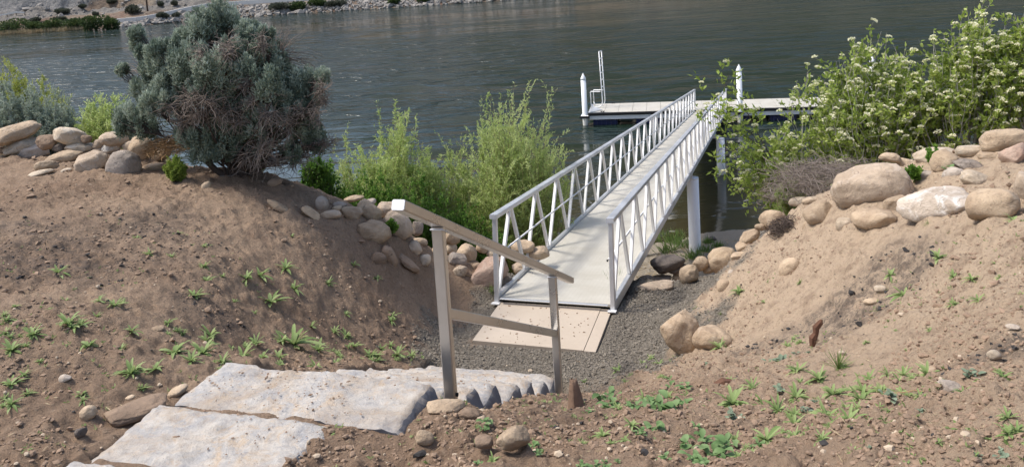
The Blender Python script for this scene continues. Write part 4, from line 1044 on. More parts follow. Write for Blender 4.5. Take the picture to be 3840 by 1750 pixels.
for (x0, y0, a_, c_, z0_) in ROCKPOS:
    k = np.nonzero((np.abs(gx - x0) < a_ * 2.2) & (np.abs(gy - y0) < a_ * 2.2))[0]
    d_ = np.hypot(gx[k] - x0, gy[k] - y0) / a_
    up = np.clip(z0_ - c_ * .35 - gz[k], -.02, .07) * np.exp(-np.maximum(d_ - .75, 0) ** 2 / .16) * (.6 + .4 * vnoise(np.stack([gx[k], gy[k], gx[k] * 0], 1) * 9, 3))
    dz[k] = np.where(np.abs(up) > np.abs(dz[k]), up, dz[k])
GV[:, 2] = gz + np.where(gz > 1.0, dz, 0)
gme = bpy.data.objects['ground'].data; gme.vertices.foreach_set('co', GV.astype(np.float32).ravel()); gme.update()

# earth clods, pebbles, charcoal and crushed rock underfoot --------------------------------------
def scatter(n, r0, r1, a0, a1, power=1.0):
    r = np.exp(rng.uniform(math.log(r0), math.log(r1), n)); a = np.radians(rng.uniform(a0, a1, n))
    return r * np.sin(a), r * np.cos(a)
def on_stair(x, y, m=0.0):
    q0 = (x - SP1[0]) * SU[0] + (y - SP1[1]) * SU[1]; q1 = (x - SP1[0]) * SV[0] + (y - SP1[1]) * SV[1]
    g0 = (x - PAD[3][0]) * SU[0] + (y - PAD[3][1]) * SU[1]; g1 = (x - PAD[3][0]) * SV[0] + (y - PAD[3][1]) * SV[1]
    right = np.where(q0 < -.68, -.42, -.04)
    return ((q1 > -1.3 - m) & (q1 < right + m) & (q0 > -1.9) & (q0 < 2.65)) | ((g1 > -.05) & (g1 < 1.3) & (g0 > -1.0) & (g0 < 9))
x, y = scatter(46000, 2.3, 11, -40, 40); g = ground(x, y)
n1 = fbm(np.stack([x, y, g], 1) * 1.1, 3, 70)
k = (g > 2.6) & ~on_stair(x, y) & (gravel_mask(x, y) < .4) & (n1 > -.25) & (x - .2 * y < 2.2 + rng.uniform(-1, 1.5, len(x)))
sz = np.minimum(rng.lognormal(-5.15, .6, k.sum()).clip(.003, .04), .0045 * np.hypot(x, y)[k])
stones('earth_clods', np.stack([x, y, g + .0], 1)[k] + np.array([0, 0, 1]) * sz[:, None] * .25, sz, MAT['clod'], .6)
x, y = scatter(1500, 2.3, 11, -40, 40); g = ground(x, y); k = (g > 2.9) & ~on_stair(x, y)
sz = rng.lognormal(-5.0, .5, k.sum()).clip(.003, .022)
stones('pebbles', np.stack([x, y, g], 1)[k] + np.array([0, 0, 1]) * sz[:, None] * .2, sz, MAT['pebble'], .7, jag=.1)
x, y = scatter(24000, 2.3, 11, -40, 40); g = ground(x, y)
cm = char_mask(x, y); k = (g > 3.4) & ~on_stair(x, y) & (rng.uniform(0, 1, len(x)) < cm * .42 + .012)
sz = rng.lognormal(-4.85, .5, k.sum()).clip(.004, .03)
stones('charcoal_bits', np.stack([x, y, g], 1)[k] + np.array([0, 0, 1]) * sz[:, None] * .3, sz, MAT['charcoal'], .6, jag=.35)
n = 34000
s_, t_ = rng.uniform(2.3, 6.8, n), rng.uniform(-1.9, 1.9, n)
x = SP1[0] + SU[0] * s_ + SV[0] * t_; y = SP1[1] + SU[1] * s_ + SV[1] * t_
k = (rng.uniform(0, 1, n) < gravel_mask(x, y)) & ~on_stair(x, y); x, y = x[k], y[k]; g = ground(x, y)
sz = rng.lognormal(-4.95, .4, len(x)).clip(.003, .016)
stones('gravel', np.stack([x, y, g], 1) + np.array([0, 0, 1]) * sz[:, None] * .3, sz, MAT['gravel'], .75, jag=.35)
# grit on the slabs and on the pad
n = 1500
q0, q1 = rng.uniform(-1.6, 2.4, n), rng.uniform(-1.2, -.1, n)
x = SP1[0] + SU[0] * q0 + SV[0] * q1; y = SP1[1] + SU[1] * q0 + SV[1] * q1
z = np.select([q0 < -1.23, q0 < -1.19, q0 < -.70, q0 < -.65, q0 < -.24], [5.155, 5.09, 5.105, 5.03, 5.085], 0)
for kk in range(1, len(edges)):
    z = np.where((q0 >= edges[kk - 1]) & (q0 < edges[kk]), 4.925 + SS * edges[kk], z)
k = fbm(np.stack([x, y, x * 0], 1) * 2.5, 3, 75) + rng.normal(0, .25, n) > .05
sz = rng.lognormal(-5.5, .45, k.sum()).clip(.002, .012)
stones('grit', np.stack([x, y, z], 1)[k], sz, MAT['clod'], .5)
n = 90
a, c_ = rng.uniform(.03, .88, n), rng.beta(1.1, 1.1, n)
Pp = (PAD[0][None] * (1 - a[:, None]) + PAD[1][None] * a[:, None]) * (1 - c_[:, None]) + (PAD[3][None] * (1 - a[:, None]) + PAD[2][None] * a[:, None]) * c_[:, None]
stones('pad_crumbs', np.concatenate([Pp, np.full((n, 1), PADZ + .002)], 1), rng.lognormal(-5.0, .45, n).clip(.003, .014), MAT['clod'], .5)

# wooden bits ---------------------------------------------------------------------------------
def at_ground(px, py):
    p = hit(px, py)
    if p[1] > 9.3: p = at_y(px, py, 8.6); p[2] = ground(p[0], p[1])[0]
    return p
p = at_ground(2165, 1548)
mb = MB(); hts = np.linspace(0, 1, 9); ringn = 14; vs = []
for i, t in enumerate(hts):
    for k in range(ringn):
        a = 2 * math.pi * k / ringn
        r = (.052 * (1 - t) + .017 * t) * (1 + .25 * math.sin(3 * a + .6) + .18 * math.sin(7 * a + 2 * t)) * (1.25 if t == 0 else 1)
        vs.append((r * math.cos(a) - .012 * t, r * .8 * math.sin(a), -.04 + .24 * t + (.02 * math.sin(5 * a) if i == 8 else 0)))
f = [[i * ringn + k, i * ringn + (k + 1) % ringn, (i + 1) * ringn + (k + 1) % ringn, (i + 1) * ringn + k] for i in range(8) for k in range(ringn)]
vs.append((-.012, 0, .19)); f += [[8 * ringn + k, 8 * ringn + (k + 1) % ringn, len(vs) - 1] for k in range(ringn)]
o = mb.add(vs, f).build('wooden_stump', MAT['stump'], None, True, p); tag(o, 'weathered wooden stump sticking out of the earth near the second handrail post', 'stump')
def chunk(name, px, py, pts, rad, mat, label, cat):
    p = at_ground(px, py); o = MB().tube(pts, rad, 7).build(name, MAT[mat], None, False, p); return tag(o, label, cat)
chunk('bark_stick', 3062, 1285, [(-.03, 0, -.02), (-.02, .01, .03), (.0, .012, .06), (.004, .02, .095), (.035, .02, .13), (.045, .022, .15)], [.018, .027, .019, .024, .019, .007], 'rustwood', 'rusty brown piece of bark standing upright on the right slope', 'bark')
chunk('wood_chip', 3050, 1287, [(-.03, -.03, .0), (.015, -.02, .045)], [.018, .02], 'pebble', 'pale splintered wood chip at the foot of the rusty bark', 'wood chip')
chunk('bark_block', 2715, 1465, [(-.05, 0, .02), (.0, .0, .035), (.05, .01, .03)], [.035, .045, .034], 'rustwood', 'rusty brown bark block lying on the lower right earth', 'bark')
chunk('root_clod', 3240, 768, [(-.02, 0, 0), (.02, 0, .03)], [.03, .03], 'brown', 'square brown root clod below the largest right ridge boulder', 'clod')
def twig(px, py, dx, dz, dy, r, mat, label, n=6, jit=.04):
    p = at_ground(px, py); T = Twigs(); T.add(curve_to(np.zeros(3), np.array([dx, dy, dz]), n, .15, jit), r, r * .4)
    o = T.build('dry_twig', MAT[mat], None); o.location = p; return tag(o, label, 'twig', 'loose dry twigs')
twig(628, 600, .28, .42, .0, .006, 'straw', 'thin pale dry stem leaning over the small green shrublet')
twig(1020, 675, .3, .06, -.25, .006, 'deadtwig', 'dry twig on the bare ground under the big sagebrush')
twig(820, 618, .6, .02, .05, .007, 'deadtwig', 'long dry twig lying across the soil left of the sagebrush foot')
twig(3405, 600, .32, .22, .0, .007, 'palestem', 'grey twig leaning over the stones on the right ridge')
twig(2985, 860, -.12, .2, 0, .006, 'deadtwig', 'bare root stem hanging on the right bank by the root clump')
twig(3330, 598, .34, .28, .02, .008, 'palestem', 'long pale stem rising from the brush heap on the right ridge')
twig(3540, 1460, -.2, .0, .0, .004, 'straw', 'thin straw lying beside the grey angular stone')
twig(2160, 1352, .1, .0, -.08, .004, 'straw', 'thin straw lying on the gravel before the pad')
twig(2900, 1060, .06, .12, 0, .006, 'deadtwig', 'small dark root poking out of the right slope')
twig(1790, 1050, -.35, .1, .1, .008, 'straw', 'exposed root running down the left bank to the gravel')

# ------------------------------------------------------------------ weeds
def strap(L, w, droop, lift, az, seg=4):
    t = np.linspace(0, 1, seg + 1)
    r = L * (t * math.cos(lift)); z = L * (t * math.sin(lift) - droop * t ** 2.2)
    wd = w * np.array([.35, .8, 1.0, .75, .03])[:seg + 1] if seg == 4 else w * np.sin(np.pi * (t * .9 + .07))
    c, s = math.cos(az), math.sin(az)
    ctr = np.stack([r * c, r * s, z + .004], 1); side = np.array([-s, c, 0])
    v = np.concatenate([ctr + side * wd[:, None] + np.array([0, 0, 1]) * wd[:, None] * .35, ctr, ctr - side * wd[:, None] + np.array([0, 0, 1]) * wd[:, None] * .35])
    m = seg + 1; f = []
    for i in range(seg): f += [[i, i + m, i + 1 + m, i + 1], [i + m, i + 2 * m, i + 1 + 2 * m, i + 1 + m]]
    return v, np.array(f)
def weed_leaves(kind, r_):
    out = []
    if kind == 'rosette':
        for k in range(r_.integers(16, 25)):
            out.append(strap(r_.uniform(.35, 1.1), r_.uniform(.05, .105), r_.uniform(.1, .55), r_.uniform(.05, 1.0), k * 2.4 + r_.uniform(-.4, .4)))
    elif kind == 'grass':
        for k in range(70):
            out.append(strap(r_.uniform(.6, 1.25), .018, r_.uniform(.0, .5), r_.uniform(.5, 1.5), r_.uniform(0, 6.28)))
    else:
        for k in range(r_.integers(9, 14)):
            v, f = strap(r_.uniform(.45, .7), r_.uniform(.13, .2), r_.uniform(.05, .35), r_.uniform(.1, .8), k * 2.4 + r_.uniform(-.5, .5))
            v = v + np.array([r_.uniform(-.4, .4), r_.uniform(-.4, .4), r_.uniform(0, .35)]); out.append((v, f))
    return out
WEEDVAR = {}
for kind, mat in (('rosette', 'weed'), ('grass', 'grass'), ('broad', 'broad'), ('grey', 'greyweed')):
    for var in range(4):
        r_ = np.random.default_rng(500 + var * 7 + len(kind)); lv = weed_leaves('broad' if kind == 'grey' else kind, r_)
        vs = []; fs = []; n_ = 0; ts = []
        single = []
        for v, f in lv:
            tn = np.clip(r_.uniform(.2, .8) + np.tile(np.linspace(-.2, .25, len(v) // 3), 3), 0, 1)
            single.append(mesh_np('leaf', v, f, MAT[mat], tint=tn, shade=True) if kind != 'grass' and len(single) < 24 else None)
            vs.append(v); fs.append(f + n_); n_ += len(v); ts.append(tn)
        WEEDVAR[kind, var] = (mesh_np('weed_leaves', np.concatenate(vs), np.concatenate(fs), MAT[mat], tint=np.concatenate(ts), shade=True), [s for s in single if s])
LM = [((1923, 1643), 'the blocky bottom centre stone'), ((2165, 1500), 'the wooden stump'), ((2560, 1260), 'the tall upright boulder'), ((2670, 1270), 'the half-buried boulder'),
      ((3065, 1240), 'the upright rusty bark'), ((2715, 1450), 'the rusty bark block'), ((3560, 1452), 'the grey angular stone'), ((3727, 1330), 'the round cream stone'), ((850, 1360), 'the top slab corner'),
      ((1250, 1350), 'the far edge of the steps'), ((245, 1417), 'the sharp whitish stone'), ((332, 1548), 'the egg-shaped foreground stone'), ((578, 1236), 'the flat pale stone'), ((1690, 1300), 'the first handrail post'),
      ((465, 620), 'the big round grey boulder'), ((1842, 1020), 'the big reddish block'), ((3298, 1082), 'the cream slope stone'), ((3508, 764), 'the white-faced angular boulder'), ((2713, 976), 'the large right bank boulder'), ((1406, 872), 'the angular stone row boulder')]
seen_lab = {}
def side_of(px, py, q):
    dx, dy = px - q[0], py - q[1]
    if abs(dx) > 1.6 * abs(dy): s = 'right of' if dx > 0 else 'left of'
    else: s = 'in front of' if dy > 0 else 'behind'
    return s
KINDW = {'rosette': ('rosette weed', 'strap-leaved rosette weeds'), 'grass': ('fine grass tuft', 'grass tufts on the earth'), 'broad': ('broad-leaved weed', 'broad-leaved weeds'), 'grey': ('grey-green weed', 'grey-green weeds')}
def weed(px, py, w, kind):
    p = hit(px, py + w * .12); dep = (p - EYEP) @ fw; R = w / F * dep * .78
    p = p.copy(); p[2] = ground(p[0], p[1])[0]
    var = int(rng.integers(0, 4)); rz = rng.uniform(0, 6.28)
    q, nm = min(LM, key=lambda l: (l[0][0] - px) ** 2 + (l[0][1] - py) ** 2)
    dist = math.hypot(q[0] - px, q[1] - py)
    size = 'tiny' if w < 40 else 'small' if w < 65 else 'middling' if w < 95 else 'large' if w < 140 else 'spreading'
    how = 'close ' if dist < 130 else '' if dist < 320 else 'well '
    lab = f'{size} {KINDW[kind][0]} {how}{side_of(px, py, q)} {nm}'
    nm_ = 'grass_tuft' if kind == 'grass' else 'weed'
    me, single = WEEDVAR[kind, var]
    if w >= 80 and kind != 'grass':
        o = thing(nm_, lab, 'weed', p, rz, KINDW[kind][1]); o.scale = (R, R, R)
        for s_ in single: link('leaf', s_, o)
    else:
        o = link(nm_, me, None, p); o.rotation_euler = (0, 0, rz); o.scale = (R, R, R)
        tag(o, lab, 'grass' if kind == 'grass' else 'weed', KINDW[kind][1])
    return o
WD = []
for a in [(20,820,35),(175,832,75),(85,850,50),(30,880,60),(225,875,65),(25,955,60),(205,985,45),(290,775,55),(145,675,50),(375,632,35),(430,635,25),(515,620,30),(515,668,30),(620,690,50),(655,688,50),(720,678,45),(740,725,45),(680,745,75),(520,710,45),(490,745,55),(825,708,35),(890,660,25),(985,788,40),(870,840,40),(785,830,30),(740,865,110),(610,885,70),(510,880,80),(440,885,90),(330,935,80),(390,930,60),(530,835,60),(425,820,40),(335,855,40),(165,750,30),(450,580,25),(345,600,25),(950,700,30),(735,600,20),(40,787,25),(870,790,25),(640,780,20),(245,800,30),(1000,890,50),(930,890,50),(960,870,30),(575,930,40),(60,930,35),(560,905,45),(480,905,50),(660,890,45),(800,880,50),(700,885,50),(30,1020,50),(210,1005,30),(15,850,40),(100,905,30),(130,790,22),(590,760,22),(560,690,22),(460,840,30),(310,765,25)]:
    WD.append((a[0] * 1.4907, a[1] * 1.4907, a[2] * 1.4907, 'rosette'))
z8 = lambda L, kind: [WD.append((2400 + .6815 * x, 950 + .6815 * y, w * .6815, kind)) for x, y, w in L]
z8([(440,510,100),(205,560,55),(105,600,70),(20,610,50),(675,260,45),(880,165,40),(810,490,75),(885,460,70),(1380,100,90),(1450,190,130),(1640,10,110),(1725,105,80),(1825,105,80),(1985,95,70),(1720,295,85),(1860,270,85),(1595,405,60),(1410,400,40),(1245,490,50),(1470,535,45),(1950,40,40),(2100,240,60),(870,660,110),(985,690,130),(1260,660,130),(1365,680,90),(1450,670,110),(1580,700,150),(1060,760,180),(1230,740,140),(1220,820,190),(1440,790,120),(1540,830,100),(1780,790,90),(2000,710,100),(510,840,210),(620,750,110),(690,830,150),(760,870,150),(850,920,130),(1030,920,170),(1150,960,160),(1200,910,100),(700,1030,190),(850,1020,110),(940,1015,80),(1000,1070,100),(605,1105,90),(265,810,80),(20,830,100),(2030,1020,170),(1170,1140,80),(1640,1100,60),(880,720,60),(120,690,60),(545,205,90)], 'rosette')
z8([(760,560,100),(860,540,50),(930,570,35),(1380,855,110),(1830,690,100),(370,600,50),(910,890,60),(1270,1150,50),(1990,1140,80),(960,830,50),(760,770,80),(510,930,90),(1545,900,50)], 'grey')
z8([(1090,625,150),(445,325,34),(1365,335,30),(880,168,44)], 'grass')
z8([(130,900,200),(230,900,120),(330,1030,130),(430,1090,190),(250,1050,150),(290,1130,150),(30,920,90),(190,740,90),(60,850,120),(480,1060,110)], 'broad')
z7 = lambda L, kind: [WD.append((1200 + .4658 * x, 1250 + .4658 * y, w * .4658, kind)) for x, y, w in L]
z7([(1340,750,140),(1730,850,120),(1080,600,70),(575,670,60),(2320,560,190),(2330,640,170),(2510,690,130),(2200,1020,130),(2300,1030,100),(1320,790,70),(1270,970,80)], 'broad')
z7([(1390,940,150),(1900,580,130),(1800,590,90),(2130,390,60),(2400,310,110),(2460,390,80),(2400,690,110),(2280,830,150),(2350,890,90),(2120,870,80),(2520,800,150),(740,190,100),(610,190,70),(570,95,90),(460,170,110),(270,100,140),(330,210,60),(130,230,100),(100,140,60),(215,30,80),(1860,1030,60)], 'rosette')
WD.append((1840, 1098, 60, 'grass')); WD.append((3560, 655, 60, 'broad')); WD.append((3310, 745, 60, 'broad')); WD.append((3480, 850, 40, 'grass')); WD.append((3800, 815, 70, 'rosette')); WD.append((35, 592, 50, 'grass'))
for a in list(WD):
    if a[1] > 1150 and a[2] > 45 and a[3] != 'grass' and rng.uniform() < .75:
        for k in range(int(rng.integers(1, 3))):
            WD.append((a[0] + rng.normal(0, a[2] * .8), a[1] + rng.normal(0, a[2] * .3), a[2] * rng.uniform(.4, .8), a[3]))
ws = {}
for a in WD:
    o = weed(*a); ws.setdefault(o['label'], []).append((a, o))
order = ['leftmost', 'second from the left', 'third from the left', 'fourth from the left', 'fifth from the left', 'sixth from the left', 'seventh from the left', 'eighth from the left', 'ninth from the left']
for lab, L in ws.items():
    if len(L) > 1:
        L.sort(key=lambda q: q[0][0])
        for i, (a, o) in enumerate(L): o['label'] = f'{lab}, ' + ('rightmost' if i == len(L) - 1 else order[min(i, 8)])

x, y = scatter(1500, 2.4, 10, -38, 38); g = ground(x, y); k = (g > 3.5) & ~on_stair(x, y); x, y, g = x[k], y[k], g[k]
L = Leaves(); n = len(x); L.add(np.stack([x, y, g + .008], 1), rng.normal(0, 1, (n, 3)) * np.array([1, 1, .15]), rng.lognormal(-3.2, .5, n).clip(.015, .12), .0022, rng.uniform(0, .9, n)); L.build('dry_litter', MAT['drygrass'], None)
x, y = scatter(2600, 2.4, 8, -38, 38); g = ground(x, y); k = (g > 3.6) & ~on_stair(x, y) & (fbm(np.stack([x, y, g], 1) * 1.4, 3, 77) > .1); x, y, g = x[k], y[k], g[k]
x = np.repeat(x, 4); y = np.repeat(y, 4); g = np.repeat(g, 4); n = len(x)
L = Leaves(); L.add(np.stack([x, y, g + .002], 1), rng.normal(0, 1, (n, 3)) * np.array([1, 1, .3]) + np.array([0, 0, .5]), rng.uniform(.01, .03, n), rng.uniform(.002, .005, n), rng.uniform(.1, .9, n)); L.build('seedlings', MAT['weed'], None)
L = Leaves(); n = 22; p0 = gp(1.0, GW - .16, .03)
L.add(p0 + rng.normal(0, .05, (n, 3)) * np.array([1, 1, 0]), rng.normal(0, .25, (n, 3)) + np.array([0, 0, 1]), rng.uniform(.05, .16, n), .002, rng.uniform(.2, 1, n))
tag(L.build('grass_wisp', MAT['grass'], None, None), 'wispy dry grass blades showing at the right edge of the gangway deck', 'grass')
# ------------------------------------------------------------------ beach grass
for i, (px, py, w, lab) in enumerate([(2440, 905, 90, 'tuft of beach grass beside the lower chord of the right truss'), (2520, 905, 100, 'dark grass tuft on the beach left of the white pile'), (2560, 925, 110, 'tall dark grass tuft at the left foot of the white pile'),
      (2640, 945, 80, 'grass tuft just right of the white pile foot'), (2690, 925, 60, 'small grass tuft on the sand right of the white pile'), (2480, 890, 80, 'pale grass tuft at the back of the beach near the water'), (2600, 965, 90, 'grass tuft in front of the white pile foot'),
      (2550, 880, 60, 'low grass tuft behind the white pile by the water edge'), (2500, 940, 90, 'grass tuft behind the dark brown boulder'), (2655, 905, 50, 'thin grass tuft on the beach behind the pile')]):
    d = ray(px, py); P = hit(px, py + 6); dep = (P - EYEP) @ fw; R = w / F * dep * .62
    L = Leaves(); n = 90
    a = rng.uniform(0, 6.28, n); el = rng.uniform(.5, 1.5, n)
    L.add(np.stack([rng.normal(0, .25, n) * R, rng.normal(0, .25, n) * R, np.zeros(n) - .02], 1), np.stack([np.cos(a) * np.cos(el), np.sin(a) * np.cos(el), np.sin(el)], 1), rng.uniform(.5, 1.1, n) * R, .009, rng.uniform(0, 1, n) * .7 + (.3 if i in (0, 5, 7) else 0))
    o = L.build('grass_tuft', MAT['grass'], None, None); o.location = P; tag(o, lab, 'grass', 'grass tufts on the beach')
p = hit(2662, 885); n = 700                                   # dead reed litter along the beach
L = Leaves(); x = rng.uniform(2.2, 5.6, n); y = 17.2 + .25 * (x - 4) + rng.normal(0, .8, n); g = ground(x, y)
L.add(np.stack([x, y, g + .015], 1), rng.normal(0, 1, (n, 3)) * np.array([1, .6, .12]), rng.uniform(.08, .3, n), .008, rng.uniform(0, .7, n)); L.build('beach_litter', MAT['drygrass'], None)
p = hit(2672, 902); o = stones('driftwood_lump', np.array([[0., 0, .05]]), [.12], MAT['dark'], kind=None); o.location = p; tag(o, 'small dark lump of driftwood on the sand right of the white pile', 'driftwood')

# ------------------------------------------------------------------ shrubs
def crown_pt(px, py, Y): return at_y(px, py, Y)
# big sagebrush: lobes of foliage where the photograph shows them, around real depth
SY = 8.75
SB = np.array([at_y(905, 640, SY)[0], SY, float(ground(at_y(905, 640, SY)[0], SY)[0]) - .03])
sage = thing('sagebrush', 'large sprawling grey-green sagebrush with dead brown branches on the left bank', 'shrub', SB)
zs = .5963
GRN = [(1370,80,90),(1300,130,80),(1420,130,70),(1240,190,80),(1170,240,60),(1330,200,70),(855,215,42),(875,285,46),(905,340,40),(1550,185,55),(1610,215,50),(1675,215,40),(990,350,70),(1040,430,85),(960,440,60),(1180,380,105),(1130,500,90),(1200,480,80),(1340,440,95),(1430,460,95),(1310,520,80),(1700,350,90),(1640,380,80),(1570,290,75),(920,560,75),(1000,590,75),(970,660,70),(1730,500,105),(1660,520,80),(1840,520,95),(1930,520,70),(1940,620,80),(1840,600,80),(1350,770,85),(1290,850,90),(1450,850,95),(1270,950,70),(1370,930,80),(1530,840,65),(1930,780,75),(1960,840,60),(840,740,95),(900,800,85),(780,790,60),(1060,520,60),(1500,390,75),(1620,420,70),(1390,560,80),(1490,540,75),(1450,300,60),(1060,620,60),(1990,900,60),(1080,300,50),(770,445,28),(1150,330,60),(1600,690,60),(2030,480,40),(1760,620,60),(1500,690,55),(1810,690,60),(1880,760,65),(1700,860,65),(1600,800,60),(1900,900,60),(1830,960,55),(1150,700,55),(1180,860,60),(1600,930,60),(1240,560,60)]
DEADL = [(1400,260,85),(1440,330,75),(1640,270,55),(1550,520,75),(1600,600,85),(1300,620,95),(1190,610,70),(2010,540,60),(2040,620,50),(1980,700,65),(1880,690,50),(1650,880,110),(1700,710,95),(1780,770,90),(1930,950,75),(1850,1000,90),(1700,980,90),(1500,760,70),(1560,960,80),(1250,700,80),(1150,760,90),(1100,680,80),(1400,680,90),(1280,340,70),(2050,900,60)]
L1, L2, TW, TD = Leaves(), Leaves(), Twigs(), Twigs()
root = np.array([0, 0, 0.05])
cx0 = SB[0]
def lobe_pos(x, y, front):
    return at_y(x * zs, y * zs, SY + front) - SB
for (x, y, r) in GRN:
    rad0 = math.hypot((x - 1450) / 620, (y - 560) / 480)
    fr = -math.sqrt(max(0, 1 - rad0 ** 2)) * .62 * rng.uniform(.1, 1.05) + rng.uniform(-.1, .15)
    c = lobe_pos(x, y, fr); R = r * zs / F * 8.6 * .98
    nb = 18; sub = c + ball(nb, .5) * R * 1.0 * np.array([1.15, 1.0, 1.0])
    fk = c * .8 + rng.normal(0, .04, 3)
    TW.add(curve_to(root + rng.normal(0, .08, 3) * np.array([1, 1, .2]), fk[None], 8, .16, .02), .012, .006)
    TW.add(curve_to(fk, sub, 5, .14, .03), .005, .002)
    for s_ in sub:
        n = int(rng.integers(60, 120)); o_ = ball(n, .3) * (R * .33 * np.array([.85, .85, 1.7]))
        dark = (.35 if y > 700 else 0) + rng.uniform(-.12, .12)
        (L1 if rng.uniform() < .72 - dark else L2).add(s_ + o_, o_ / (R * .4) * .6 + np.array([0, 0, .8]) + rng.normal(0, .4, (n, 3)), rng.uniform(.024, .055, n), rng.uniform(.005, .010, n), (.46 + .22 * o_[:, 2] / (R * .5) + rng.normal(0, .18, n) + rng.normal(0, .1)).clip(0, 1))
# back side and interior fullness
for k in range(85):
    q = ball(1, .9)[0]; c = lobe_pos(1430 + q[0] * 500, 640 - q[2] * 340, abs(q[1]) * .6 + .15)
    if c[2] < .1: continue
    TW.add(curve_to(c * .6, c, 5, .15, .02), .006, .003)
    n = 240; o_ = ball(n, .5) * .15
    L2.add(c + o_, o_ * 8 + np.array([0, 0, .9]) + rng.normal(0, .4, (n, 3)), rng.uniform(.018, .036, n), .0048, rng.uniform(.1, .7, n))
for (x, y, r) in DEADL:
    rad0 = math.hypot((x - 1450) / 650, (y - 560) / 520)
    fr = -math.sqrt(max(0, 1 - rad0 ** 2)) * .62 * rng.uniform(.85, 1.15)
    c = lobe_pos(x, y, fr); R = r * zs / F * 8.6
    a = c + rng.normal(0, .3, (5, 3)) * R + np.array([0, 0, -.2 * R])
    TW.add(curve_to(root, a, 8, .15, .02), .012, .004)
    st_ = np.repeat(a, 15, 0); dirs = rng.normal(0, 1, (75, 3)) + np.array([0, -.4, -.25]); dirs /= np.linalg.norm(dirs, axis=1)[:, None]
    TD.add(curve_to(st_, st_ + dirs * R * rng.uniform(.5, 1.4, (75, 1)) * 1.25, 6, .3, .03), .0042, .0016)
for (x, y, ex, ey) in [(1760, 330, 1870, 170), (1760, 340, 1960, 370), (1740, 420, 1930, 460), (1760, 300, 1830, 210), (1780, 380, 1985, 400), (1700, 300, 1730, 190), (900, 470, 760, 440), (950, 460, 850, 360), (1180, 240, 1130, 110), (1300, 240, 1450, 130), (1340, 260, 1470, 160)]:
    A_ = lobe_pos(x, y, -.1)[None] + rng.normal(0, .02, (12, 3)); B_ = lobe_pos(ex, ey, 0.05)[None] + rng.normal(0, .07, (12, 3))
    TD.add(curve_to(A_, B_, 8, .22, .02), .004, .0012)
    TD.add(curve_to(root, A_[:1], 8, .12, .02), .011, .004)
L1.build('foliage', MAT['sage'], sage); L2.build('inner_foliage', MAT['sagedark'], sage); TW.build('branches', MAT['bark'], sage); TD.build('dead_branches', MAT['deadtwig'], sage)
tr = MB()
for k in range(7):
    e = np.clip(rng.normal(0, .25, 3), -.4, .4); e[2] = rng.uniform(.35, .65)
    tr.tube(list(curve_to(root - np.array([0, 0, .12]), e, 7, .2, .03)[0]), list(np.linspace(.045, .016, 7)), 7)
tr.build('trunk', MAT['bark'], sage, True)

